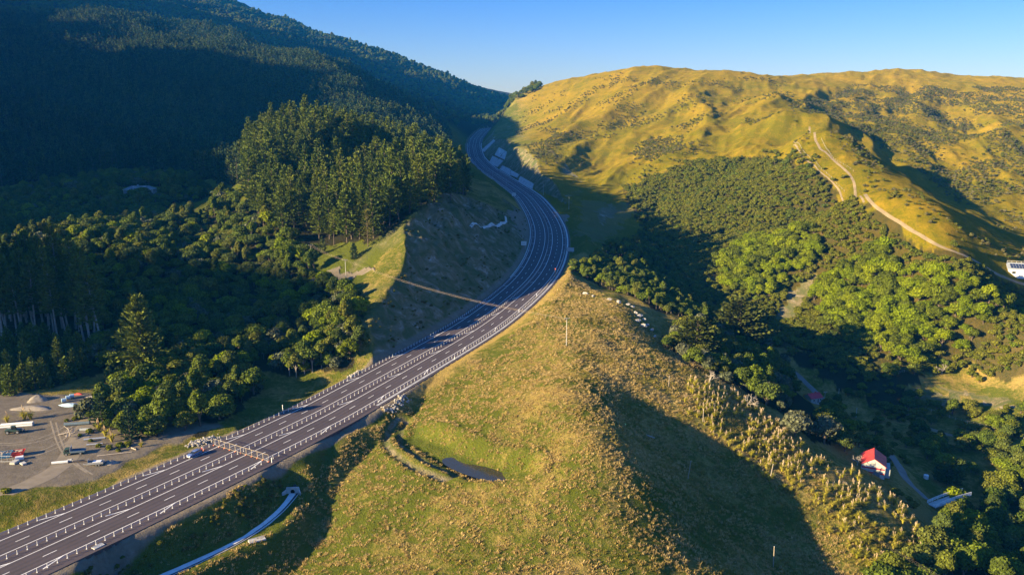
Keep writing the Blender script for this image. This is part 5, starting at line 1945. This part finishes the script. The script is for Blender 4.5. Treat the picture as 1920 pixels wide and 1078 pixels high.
# telehandler with forks down, dark green
t = tag(empty('telehandler', gp_(26, 812), .18), 'dark green wheeled loader parked in front of white pipes on the gravel yard', 'loader')
hull('body', [(-2.3, .7), (-2.3, 1.35), (-1.0, 1.5), (1.9, 1.2), (2.2, .7)], .75, M['greenmach'], t, None, .04)
hull('cab', [(-.5, 1.35), (-.4, 2.35), (.55, 2.4), (.95, 1.3)], .5, M['glass'], t, None, .03)
put('cab_roof', [box(.05, 0, 2.38, 1.25, 1.05, .08)], M['greenmach'], t, .02)
put('boom', [tube((-2.1, .55, 1.65), (2.2, .55, 1.3), .17, .14, 6), tube((2.2, .55, 1.3), (3.0, .55, .5), .14, .1, 6)], M['greywall'], t)
put('forks', [box(3.4, y_, .15, 1.2, .12, .08) for y_ in (.2, .9)] + [box(2.85, .55, .15, .1, 1.1, .7)], M['black'], t)
for sx, sy in ((1.45, -.85), (1.45, .85), (-1.45, -.85), (-1.45, .85)):
    wheel(t, sx, sy, .62, .42)

# flatbed truck
t = tag(empty('flatbed_truck', gp_(142, 851), .22), 'small truck with dark cab and grey tray parked beside the scrap heap', 'truck')
hull('cab', [(-3.0, .5), (-3.05, 1.2), (-2.75, 2.1), (-1.5, 2.15), (-1.45, .5)], .95, M['greenmach'], t, [0, 0, .1, .1, 0], .05)
hull('windscreen', [(-3.09, 1.22), (-2.81, 2.0), (-2.77, 2.0), (-3.03, 1.22)], .80, M['glass'], t)
put('side_window', [box(-2.2, sy * .95, 1.3, .8, .06, .6, .9) for sy in (-1, 1)], M['glass'], t)
put('tray', [box(.8, 0, .85, 3.9, 2.1, .16), box(.8, -1.02, 1.0, 3.9, .06, .4), box(.8, 1.02, 1.0, 3.9, .06, .4)], M['bluegrey'], t, .02)
put('headboard', [box(-1.2, 0, .95, .1, 2.0, 1.35)], M['steel'], t)
put('rack', [tube((-1.1, sy, 1.0), (-1.1, sy, 2.7), .05, .05, 5) for sy in (-.9, .9)] + [tube((-1.1, -.9, 2.7), (-1.1, .9, 2.7), .05, .05, 5)], M['steel'], t)
put('headlight', [box(-3.06, sy * .7, .75, .06, .3, .2) for sy in (-1, 1)], M['lamp'], t)
for sx, sy in ((-2.3, -.85), (-2.3, .85), (1.6, -.85), (1.6, .85)):
    wheel(t, sx, sy, .45, .28)

# trailer
t = tag(empty('trailer', gp_(181, 872), .17), 'long silver trailer parked along the edge of the gravel yard', 'trailer')
put('tray', [box(0, 0, .65, 4.2, 1.7, .12), box(0, -.82, .75, 4.2, .05, .55), box(0, .82, .75, 4.2, .05, .55), box(2.08, 0, .75, .05, 1.7, .55)], M['steel'], t, .02)
put('headboard', [box(-2.05, 0, .75, .08, 1.7, 1.2)], M['steel'], t)
put('drawbar', [tube((-2.1, -.6, .6), (-3.6, 0, .55), .05, .05, 5), tube((-2.1, .6, .6), (-3.6, 0, .55), .05, .05, 5)], M['steel'], t)
put('cover', [box(.3, 0, 1.2, 2.4, 1.5, .12, .92)], M['white'], t, .03)
for sx, sy in ((.2, -.85), (.2, .85), (.95, -.85), (.95, .85)):
    wheel(t, sx, sy, .33, .2)


def pipe(px, py, L_, r_, rz, mat, lab, grp=None, z=0.0, dy=0.0, dx=0.0):
    q = gp_(px, py)
    t = tag(empty('pipe', q + [dx * math.cos(rz) - dy * math.sin(rz), dx * math.sin(rz) + dy * math.cos(rz), z], rz), lab, 'pipe', grp)
    put('wall', [tube((-L_ / 2, 0, r_), (L_ / 2, 0, r_), r_, r_, 12), tube((L_ / 2, 0, r_), (L_ / 2 - .01, 0, r_), r_, r_ * .8, 12), tube((-L_ / 2, 0, r_), (-L_ / 2 + .01, 0, r_), r_, r_ * .8, 12),
                     tube((L_ / 2 - .01, 0, r_), (-L_ / 2 + .01, 0, r_), r_ * .8, r_ * .8, 12)], M[mat], t, smooth=False)
    put('collar', [tube((L_ / 2 - .5, 0, r_), (L_ / 2 - .1, 0, r_), r_ * 1.08, r_ * 1.08, 12)], M[mat], t)


for i, (dy, z) in enumerate(((-1.0, 0), (-.3, 0), (.4, 0), (-.65, .6), (.05, .6))):
    pipe(30, 802, 9.5, .34, .22, 'white', 'white pipe in the stack behind the green loader', 'white pipes stacked behind the loader', z, dy + 1.5)
pipe(53, 797, 1.6, .45, .22, 'bluepipe', 'short blue pipe end sticking out of the white pipe stack', None, .2, 0, 0)
pipe(145, 797, 7.8, .55, .20, 'bluegrey', 'long grey pipe lying at the far side of the weedy strip')
pipe(113, 869, 4.4, .42, .24, 'white', 'white pipe lying on open gravel left of the silver trailer')
pipe(132, 866, 1.2, .5, .24, 'concrete', 'short pale pipe end beside the white pipe near the trailer')
pipe(178, 824, 6.2, .35, .26, 'steel', 'grey pipe half hidden in weeds behind the truck, upper of two')
pipe(178, 834, 4.6, .28, .22, 'steel', 'grey pipe half hidden in weeds behind the truck, lower of two')
pipe(160, 808, 3.2, .5, .1, 'greywall', 'dull grey pipe section lying behind the scrap heap')
for i, (px, py, L_, a_) in enumerate(((122, 815, 4.2, .1), (128, 812, 3.6, 1.2), (131, 818, 4.0, 2.2), (127, 822, 3.4, 1.9), (134, 810, 3.0, .6), (136, 816, 3.6, 1.5), (126, 808, 2.6, 2.7), (133, 822, 3.0, .3))):
    q = gp_(px, py)
    t = bpy.data.objects.new('timber', bpy.data.meshes.new('timber'))
    V, F = join([capped((-L_ / 2, 0, 0), (L_ / 2, 0, .6 + .2 * (i % 3)), .16, .09, 6), tube((0, 0, .3), (.8, .5, 1.2), .07, .03, 5)])
    t.data.from_pydata([tuple(v) for v in V], [], [tuple(dict.fromkeys(f)) for f in F.tolist()])
    t.data.materials.append(M['dead'])
    COL.objects.link(t)
    t.location = q + [0, 0, .25 + .28 * (i % 4)]
    t.rotation_euler = (0, -.1, a_)
    tag(t, 'bleached branch in the scrap heap behind the truck', 'branch', 'bleached branches of the scrap heap')
for i, (px, py, L_, a_, lab) in enumerate(((215, 852, 9.5, .30, 'long yellowish pole lying along the yard edge behind the trailer'), (150, 866, 7.5, .22, 'dark log lying between white pipe and trailer'), (251, 842, 2.5, -.6, 'short pale stick at the grassy end of the yard'))):
    q = gp_(px, py)
    t = tag(empty('fallen_log', q, a_), lab, 'log')
    put('log', [capped((-L_ / 2, 0, .2), (L_ / 2, 0, .2), .2, .14, 8)], M['darkwood' if i == 1 else 'wood'], t)
    put('branch_stub', [tube((L_ * .2, 0, .25), (L_ * .3, .35, .6), .06, .03, 5)], M['wood'], t)
# toilet, shed, bales, heaps, mound
t = tag(empty('portable_toilet', gp_(162, 766), .9), 'teal portable toilet with white roof beside the grey shed', 'portable toilet')
put('cabin', [box(0, 0, .1, 1.15, 1.15, 2.1, .97)], M['teal'], t, .03)
put('roof', [box(0, 0, 2.2, 1.25, 1.25, .22, .6)], M['white'], t, .03)
put('door', [box(.0, -.585, .2, .75, .04, 1.85)], M['bluepaint'], t)
put('skid', [box(0, sy, 0, 1.3, .14, .12) for sy in (-.45, .45)], M['black'], t)
t = tag(empty('yard_shed', gp_(184, 758), .75), 'low grey flat-roofed shed half hidden behind conifers', 'shed')
put('wall', [box(0, 0, -.2, 5.5, 4.0, 2.9)], M['greywall'], t)
put('roof', [box(0, 0, 2.7, 6.0, 4.5, .22, .99)], M['wood'], t, .03)
put('door', [box(-1.2, -2.03, 0, 1.6, .06, 2.1)], M['greyroof'], t)
for i, (px, py, lab) in enumerate(((120, 754, 'pale wrapped bale, single one left of the pair'), (128, 749, 'pale wrapped bale, nearer one of the pair at the yard edge'), (135, 746, 'pale wrapped bale, farther one of the pair at the yard edge'))):
    t = tag(empty('wrapped_bale', gp_(px, py), .6), lab, 'bale')
    put('bale', [capped((-.7, 0, .75), (.7, 0, .75), .75, .75, 14)], M['paleblue'], t, .05)
    put('strap', [tube((x, 0, .75), (x + .08, 0, .75), .765, .765, 14) for x in (-.35, .3)], M['greywall'], t)


def heap(px, py, rx, ry, h_, mat, lab, name):
    q = gp_(px, py)
    n, k = 28, 9
    r = np.random.default_rng(abs(int(px)))
    V, F = [], []
    for j in range(k):
        f = j / (k - 1)
        for i in range(n):
            a = i * 2 * PI / n
            w_ = 1 + .14 * math.sin(3 * a + px) + r.uniform(-.05, .05)
            V.append((math.cos(a) * rx * (1 - f) * w_, math.sin(a) * ry * (1 - f) * w_, h_ * (1 - (1 - f) ** 1.7) - .15 + r.uniform(-.05, .05)))
    F = [(j * n + i, j * n + (i + 1) % n, (j + 1) * n + (i + 1) % n, (j + 1) * n + i) for j in range(k - 1) for i in range(n)]
    o = obj_from(name, np.array(V), F, M[mat])
    o.location = q
    tag(o, lab, 'heap')


heap(60, 766, 7.5, 2.6, 1.2, 'spoil', 'long pale gravel heap at the shaded back of the yard', 'gravel_heap')
heap(71, 750, 3.4, 3.0, 2.2, 'spoil', 'dark rounded mound behind the gravel heap', 'earth_mound')
heap(132, 760, 4.5, 1.4, 1.0, 'paleblue', 'low pale tarpaulin heap beside the wrapped bales', 'tarpaulin_heap')
heap(148, 739, 1.8, .8, .7, 'redpaint', 'small reddish heap at the far end of the yard', 'red_heap')
heap(207, 868, 2.4, 1.4, 1.1, 'spoil', 'small dark gravel heap at the end of the silver trailer', 'gravel_heap')
for i, (px, py, sx, sy, sz, mat, lab) in enumerate(((37, 861, 2.2, 1.5, .8, 'white', 'white crate on the yard right in front of the red skip'), (28, 868, 2.4, 1.6, .6, 'concrete', 'flat pale crate in front of the white crate'), (44, 870, 1.9, 1.3, .4, 'concrete', 'low pale pallet at the right of the scrap by the skips'))):
    t = tag(empty('crate', gp_(px, py), .5 + i), lab, 'crate')
    put('box', [box(0, 0, .1, sx, sy, sz, .95)], M[mat], t, .04)
    put('runner', [box(0, k * sy * .35, 0, sx, .12, .1) for k in (-1, 0, 1)], M['wood'], t)
a_, b_ = gp_(-6, 866), gp_(24, 866)
d_ = b_ - a_
t = tag(empty('yard_fence', a_, math.atan2(d_[1], d_[0])), 'short wire mesh fence in front of the skips at the left edge', 'fence')
Lf = float(np.linalg.norm(d_))
put('frame', [tube((x, 0, 0), (x, 0, 1.9), .05, .05, 5) for x in np.linspace(0, Lf, 4)] + [tube((0, 0, h_), (Lf, 0, h_), .05, .05, 5) for h_ in (.15, 1.9)], M['steel'], t)
put('wire_mesh', [tube((x, 0, .1), (x, 0, 1.9), .008, .008, 3) for x in np.linspace(.3, Lf - .3, 22)], M['steel'], t)


# ---------------- buildings
def gable_house(px, py, L_, W_, h_, rise, rz, wall, roof, lab, name='hut', extras=None, lean_to=False):
    q = hit(px, py)
    t = tag(empty(name, q, rz), lab, 'building')
    V = [(x * L_ / 2, y * W_ / 2, z) for z in (-1.0, h_) for x, y in ((-1, -1), (1, -1), (1, 1), (-1, 1))] + [(-L_ / 2, 0, h_ + rise), (L_ / 2, 0, h_ + rise)]
    F = [(0, 1, 5, 4), (2, 3, 7, 6), (1, 2, 6, 9, 5), (3, 0, 4, 8, 7)]
    obj_from('wall', V, F, M[wall], t, smooth=False)
    o_ = .35
    rf = []
    for sgn in (-1, 1):
        e = W_ / 2 + o_
        k = (h_ + rise - rise / (W_ / 2) * e)
        V = np.array([[-L_ / 2 - o_, sgn * e, k], [L_ / 2 + o_, sgn * e, k], [L_ / 2 + o_, 0, h_ + rise], [-L_ / 2 - o_, 0, h_ + rise]])
        V2 = V + [0, 0, .14]
        rf.append((np.vstack([V, V2]), np.array([[0, 1, 2, 3], [4, 5, 6, 7], [0, 1, 5, 4], [1, 2, 6, 5], [3, 0, 4, 7]])))
    r_ = put('roof', rf, M[roof], t)
    put('ridge_cap', [tube((-L_ / 2 - .35, 0, h_ + rise + .12), (L_ / 2 + .35, 0, h_ + rise + .12), .12, .12, 6)], M[roof], r_)
    return t


hut = gable_house(1524, 752, 6.5, 5.0, 2.6, 1.5, .35, 'whitewall', 'darkredroof', 'small white hut with a maroon roof beside the gully road')
put('door', [box(1.0, -2.52, 0, .95, .06, 2.0)], M['greyroof'], hut)
for x in (-1.6, 2.4):
    wn_ = put('window', [box(x, -2.53, 1.0, 1.0, .06, 1.0)], M['white'], hut)
    put('pane', [box(x, -2.57, 1.08, .84, .03, .84)], M['glass'], wn_)
put('chimney', [box(1.6, .6, 3.0, .5, .5, 1.5)], M['redpaint'], hut)
barn = gable_house(1636, 880, 9.0, 7.5, 3.6, 2.4, 1.15, 'whitewall', 'redroof', 'weathered barn with a bright red gable roof above the gully road', 'barn')
put('cladding_strip', [box(-4.53, 0, z, .05, 7.2, .5) for z in (.6, 2.2)], M['darkredroof'], barn)
put('door', [box(-4.56, -1.2, -.5, .06, 2.0, 2.3)], M['greyroof'], barn)
for x in (-2.6, 0, 2.6):
    put('skylight', [box(x, -2.2, 4.32, .9, .9, .10, 1.0)], M['white'], barn)
put('lean_to', [box(0, -4.6, -1.0, 6.0, 1.6, 3.2, .96)], M['greywall'], barn)
q = hit(264, 362)
hs_ = tag(empty('bungalow', q, .05), 'low hip-roofed bungalow among trees at the foot of the dark forest', 'house')
put('wall', [box(0, 0, -1.0, 21, 8.5, 4.0)], M['greywall'], hs_)
V = [(-11.2, -5, 3.0), (11.2, -5, 3.0), (11.2, 5, 3.0), (-11.2, 5, 3.0), (-6.5, 0, 5.4), (6.5, 0, 5.4)]
rf = obj_from('roof', V, [(0, 1, 5, 4), (1, 2, 5), (2, 3, 4, 5), (3, 0, 4), (3, 2, 1, 0)], M['greyroof'], hs_, smooth=False)
put('chimney', [box(-2, 1, 4.4, .8, .8, 1.8)], M['greywall'], rf)
put('dormer', [box(-3.5, -1.5, 4.0, 3.0, 1.5, 1.2, .9), box(3.5, -1.0, 4.2, 2.2, 1.2, 1.0, .9)], M['greywall'], rf)
put('fascia', [box(0, -5.02, 2.85, 22.4, .08, .3)], M['white'], hs_)
put('deck', [box(-3, -5.6, -.4, 12, 2.6, .3)], M['whitewall'], hs_)
for x in (-7, -2.5, 1.5, 6):
    wn_ = put('window', [box(x, -4.27, .7, 2.4, .08, 1.5)], M['white'], hs_)
    put('pane', [box(x, -4.33, .82, 2.1, .04, 1.26)], M['glass'], wn_)
put('veranda_post', [box(x, -4.85, -.2, .15, .15, 3.1) for x in (-10.5, -5, 0, 5, 10.5)], M['white'], hs_)
# white house with solar panels at the right edge
q = hit(1905, 512)
t = tag(empty('white_house', q, -.35), 'white house with dark solar panels on its roof at the right edge', 'house')
put('wall', [box(4, 0, -2.5, 18, 7.5, 5.4)], M['white'], t, .05)
obj_from('roof', [(-5.3, -4.1, 2.92), (13.3, -4.1, 2.92), (13.3, 4.1, 5.6), (-5.3, 4.1, 5.6), (-5.3, 4.1, 2.92), (13.3, 4.1, 2.92)], [(0, 1, 2, 3), (3, 2, 5, 4), (0, 3, 4), (1, 5, 2)], M['greywall'], t, smooth=False)
for k in range(6):
    for j_ in range(2):
        x0, y0 = -3.4 + k * 1.5, -2.6 + j_ * 2.6
        zr = lambda y_: 2.92 + (y_ + 4.1) * 2.68 / 8.2 + .12
        obj_from('solar_panel', [(x0, y0, zr(y0)), (x0 + 1.25, y0, zr(y0)), (x0 + 1.25, y0 + 2.2, zr(y0 + 2.2)), (x0, y0 + 2.2, zr(y0 + 2.2)), (x0, y0, zr(y0) - .1), (x0 + 1.25, y0, zr(y0) - .1), (x0 + 1.25, y0 + 2.2, zr(y0 + 2.2) - .1), (x0, y0 + 2.2, zr(y0 + 2.2) - .1)],
                 [(0, 1, 2, 3), (0, 4, 5, 1), (1, 5, 6, 2), (2, 6, 7, 3), (3, 7, 4, 0)], M['solar'], t, smooth=False)
put('terrace_rail', [tube((x, 3.8, 5.5), (x, 3.8, 6.5), .06, .06, 5) for x in np.linspace(-4.5, 12.5, 8)] + [tube((-4.5, 3.8, 6.5), (12.5, 3.8, 6.5), .06, .06, 5)], M['white'], t)
put('rooftop_box', [box(8.5, 1.5, 4.4, 2.2, 1.6, 1.6)], M['white'], t)
for x in (-2, 4, 9):
    wn_ = put('window', [box(x, -3.78, .2, 2.0, .08, 1.4)], M['whitewall'], t)
    put('pane', [box(x, -3.84, .3, 1.8, .04, 1.2)], M['glass'], wn_)
# footbridge with white rails
a_, b_ = hit(1746, 950), hit(1803, 962)
d_ = b_ - a_
Lb = max(10.0, float(np.linalg.norm(d_)))
t = tag(empty('footbridge', a_ + [0, 0, .3], math.atan2(d_[1], d_[0])), 'small bridge with curved white rails at the end of the gully road', 'bridge')
put('deck', [box(Lb / 2, 0, 0, Lb, 3.2, .25)], M['whitewall'], t)
for sy in (-1.6, 1.6):
    rl = put('railing', [tube((Lb * k / 12, sy + .5 * math.sin(PI * k / 12), h_), (Lb * (k + 1) / 12, sy + .5 * math.sin(PI * (k + 1) / 12), h_), .09, .09, 6) for k in range(12) for h_ in (.55, .95, 1.35)], M['white'], t)
    put('rail_post', [box(Lb * k / 6, sy + .5 * math.sin(PI * k / 6), 0, .14, .14, 1.45) for k in range(7)], M['white'], rl)
q = hit(1736, 897)
t = tag(empty('water_tank', q), 'small white tank beside the round cypress bush', 'tank')
put('tank', [capped((0, 0, 0), (0, 0, 1.5), .9, .9, 16), capped((0, 0, 1.5), (0, 0, 1.8), .9, .3, 16)], M['white'], t)
put('lid', [capped((0, 0, 1.8), (0, 0, 1.9), .3, .3, 10)], M['greywall'], t)


def farm_fence(pix, gap, h_, lab, mat='wood'):
    pts = np.array([hit(*p) for p in pix])
    q = smooth_line(pts[:, :2], gap, 1)
    z = grid_z(q[:, 0], q[:, 1])
    t = tag(empty('farm_fence', (q[0, 0], q[0, 1], z[0])), lab, 'fence')
    O = np.array([q[0, 0], q[0, 1], z[0]])
    pm = mesh_only('fence_post', *capped((0, 0, -.3), (0, 0, h_), .11, .10, 6)[:1], capped((0, 0, -.3), (0, 0, h_), .11, .10, 6)[1], M[mat]) if False else None
    V, F = tube((0, 0, -.3), (0, 0, h_), .11, .09, 5)
    pm = mesh_only('fence_post', V, F, M[mat])
    ps = []
    for i in range(min(len(q), 95)):
        c = child('post', pm, t)
        P_ = np.array([q[i, 0], q[i, 1], z[i]])
        c.location = P_ - O
        if i:
            for hh in (.35, .7, 1.0):
                ps.append(tube(prev - O + [0, 0, hh * h_ / 1.1], P_ - O + [0, 0, hh * h_ / 1.1], .02, .02, 3))
        prev = P_
    V, F = join(ps)
    obj_from('wire', V, F, M['steel'], t, smooth=False)


farm_fence([(1735, 768), (1780, 782), (1850, 800), (1920, 822)], 2.6, 1.3, 'post and wire fence along the dirt lane below the bank')
farm_fence([(1488, 268), (1520, 302), (1560, 335), (1583, 360)], 4.0, 1.3, 'post and wire fence down the grassy spur left of the track')
farm_fence([(1540, 262), (1560, 300), (1600, 322)], 4.0, 1.3, 'post and wire fence right of the track on the spur')
farm_fence([(1665, 705), (1705, 697), (1750, 690)], 2.6, 1.3, 'post and wire fence at the foot of the bright grove')
for px, py, L_, a_, lab, mt in ((1190, 700, 7.0, -.5, 'dark fallen log lying on the tan slope of the knoll', 'darkwood'), (1216, 818, 4.5, -.75, 'pale fallen post lying in the shaded hollow of the knoll', 'wood')):
    q = hit(px, py)
    t = tag(empty('fallen_log', q, a_), lab, 'log')
    put('log', [capped((-L_ / 2, 0, .22), (L_ / 2, 0, .22), .28, .2, 8)], M[mt], t)
    put('branch_stub', [tube((L_ * .2, 0, .3), (L_ * .3, .4, .8), .08, .03, 5)], M[mt], t)


# ---------------- trees that stand alone
def lone(name, shape, cm, tm, px, py, s, lab, cat='tree', rz=0.0, dz=0.0):
    c, t_, _, _ = mk(name, M[cm], M[tm], shape)
    return plant(name, [('crown', c), ('trunk', t_)], hit(px, py) + [0, 0, dz], rz, s, lab, cat)


lone('pine_tree', pine_shape(32, 77, 120, 9, 6, 1.6, .04, .31, 1.1), 'pine', 'bark', 270, 700, 1.0, 'broad sunlit pine standing alone behind the mound of bush', 'pine tree')
lone('cypress_tree', layered_shape(34, 25, 78, 17, 2.0), 'cypress', 'bark', 1385, 648, 1.0, 'huge spreading cypress with tiered branches at the end of the knoll')
lone('cypress_tree', layered_shape(22, 17, 79, 12, 1.7), 'cypress', 'bark', 1305, 668, 1.0, 'smaller dark cypress left of the huge spreading one')
lone('cypress_bush', layered_shape(11, 8, 80, 11, 1.4), 'cypress', 'bark', 1776, 908, 1.0, 'round feathery cypress bush beside the white tank')
lone('grey_tree', crown_shape(11, 10, 81, 8, 1100, .42), 'greyleaf', 'bark', 1545, 832, 1.0, 'large grey-green tree at the lower end of the ridge trees')
lone('grey_tree', crown_shape(10, 9, 82, 8, 1000, .42), 'greyleaf', 'bark', 1490, 818, 1.0, 'grey-green tree left of the largest grey one on the ridge')
lone('olive_tree', crown_shape(11, 11, 83, 8, 1000, .42), 'bush', 'bark', 1412, 735, 1.0, 'tall olive tree above the maroon-roofed hut')
lone('conifer_tree', pine_shape(11, 84, 60, 5, 4, 1.0, .02, .26, 1.0), 'farpine', 'bark', 192, 800, 1.0, 'dark green conifer at the left corner of the mound', 'conifer')
lone('conifer_tree', pine_shape(11.5, 85, 60, 5, 4, 1.0, .02, .27, 1.1), 'farpine', 'bark', 245, 826, 1.0, 'dark green conifer in front of the mound beside the yard', 'conifer')
lone('conifer_tree', pine_shape(9, 86, 50, 5, 3, 1.0, .02, .24, 1.0), 'farpine', 'bark', 605, 476, 1.0, 'small dark conifer beside the poles at the dirt pad', 'conifer')
lone('conifer_tree', pine_shape(8, 87, 50, 5, 3, 1.0, .02, .24, 1.0), 'farpine', 'bark', 664, 486, 1.0, 'small dark conifer on the grass below the pine stand', 'conifer')
lone('column_tree', crown_shape(3.6, 8, 88, 6, 420, .34), 'bush', 'bark', 1270, 585, 1.0, 'narrow columnar tree at the edge of the gully bush')
lone('yellow_tree', crown_shape(9, 8, 89, 7, 800, .4), 'lime', 'bark', 1885, 920, 1.0, 'yellow-green tree near the right edge above the creek')
lone('shed_tree', crown_shape(4, 4, 90, 5, 300, .32), 'greyleaf', 'bark', 1662, 878, 1.0, 'small olive tree leaning over the side of the red barn')
lone('dry_pine', pine_shape(22, 91, 60, 4, 2, 1.2, .10, .18, 1.2), 'brown', 'bark', 690, 462, 1.0, 'brownish dying pine in front of the stand', 'pine tree')


for i_, (px, py) in enumerate(((543, 704), (556, 708), (571, 702), (586, 698), (603, 690), (620, 676))):
    c, t_, _, _ = mk('slender', M['bush'], M['palebark'], crown_shape(6, 10, 200 + i_, 5, 520, .34, base=.55))
    plant('slender_tree', [('crown', c), ('trunk', t_)], hit(px, py), i_, 1.0, 'slender tree with pale bare trunk at the dark edge of the bush above the stream', 'tree', 'slender pale-trunked trees at the bush edge')


def dead_tree(px, py, h_, seed, lab):
    r = np.random.default_rng(seed)
    ps = []

    def grow_(p, d, L_, rad_, n):
        e = p + d * L_
        ps.append(tube(p, e, rad_, rad_ * .65, 5))
        if n:
            for _ in range(3):
                dd = d + r.normal(0, .55, 3)
                dd /= np.linalg.norm(dd)
                grow_(e, dd, L_ * r.uniform(.6, .8), rad_ * .6, n - 1)
    t = tag(empty('dead_tree', hit(px, py)), lab, 'dead tree')
    grow_(np.array([0, 0, -.4]), np.array([0, .05, 1.]), h_ * .4, .2, 0)
    put('trunk', list(ps), M['dead'], t)
    ps.clear()
    for _ in range(4):
        d = np.array([r.normal(0, .8), r.normal(0, .8), .8])
        grow_(np.array([0, 0, h_ * .3]), d / np.linalg.norm(d), h_ * .32, .13, 3)
    put('branches', ps, M['dead'], t)


dead_tree(1318, 690, 6.5, 1, 'pale dead tree with tangled branches below the smaller cypress')
dead_tree(1330, 722, 5.5, 2, 'pale dead tree leaning from the ridge bushes above the pampas')
dead_tree(1402, 765, 5.5, 3, 'pale dead tree with spreading limbs beside the pampas slope')
dead_tree(1766, 702, 5.5, 4, 'pale dead tree on the bank right of the bright grove')
dead_tree(1608, 872, 3.5, 5, 'small bleached dead tree left of the red barn')
# yard plants
for px, py, s, lab in ((14, 792, 1.3, 'plumed pampas clump at the left edge of the yard'), (46, 787, 1.7, 'large plumed pampas clump behind the white pipes'), (58, 786, 1.3, 'plumed pampas clump right of the large one behind the white pipes'), (186, 808, 1.5, 'plumed pampas clump at the left foot of the mound'), (198, 818, 1.3, 'plumed pampas clump at the front foot of the mound'), (210, 828, 1.5, 'plumed pampas clump beside the front conifer'), (265, 838, .9, 'small plumed pampas clump on the verge behind the car')):
    lf, pl = pam[0][:2]
    plant('pampas_grass', [('leaf_clump', lf), ('plumes', pl)], hit(px, py), px, s, lab, 'pampas grass')['kind'] = 'thing'
c, t_, _, _ = mk('weed', M['lime'], M['bark'], crown_shape(2.2, 1.3, 95, 5, 160, .22, base=.05))
for i, (px, py) in enumerate(((125, 790), (140, 787), (150, 785), (168, 812), (150, 818), (185, 838), (205, 842), (225, 838), (170, 828), (8, 922), (14, 924), (240, 836), (222, 846))):
    plant('weed_bush', [('crown', c), ('trunk', t_)], hit(px, py), i * 1.3, .7 + .15 * (i % 4), 'low yellow-green weed bush on the gravel yard', 'bush', 'weed bushes on the yard')
HAZE = 0.00006

# ------------------------------------------------------------------ the air of the valley
lo = (-2900, -1700, float(TZ.min()) - 3)
hi = (2600, 3950, float(TZ.max()) + 60)
V = [(x, y, z) for z in (lo[2], hi[2]) for x, y in ((lo[0], lo[1]), (hi[0], lo[1]), (hi[0], hi[1]), (lo[0], hi[1]))]
F = [(3, 2, 1, 0), (4, 5, 6, 7)] + [(i, (i + 1) % 4, 4 + (i + 1) % 4, 4 + i) for i in range(4)]
m, nt, out = new_mat('haze')
pv_ = N(nt, 'ShaderNodeVolumePrincipled')
pv_.inputs['Color'].default_value = (.02, .32, 1.0, 1)
pv_.inputs['Density'].default_value = HAZE
pv_.inputs['Anisotropy'].default_value = 0.0
nt.links.new(pv_.outputs[0], out.inputs['Volume'])
tag(obj_from('haze', V, F, m, smooth=False), 'thin blue air of the valley', None, None, 'stuff')
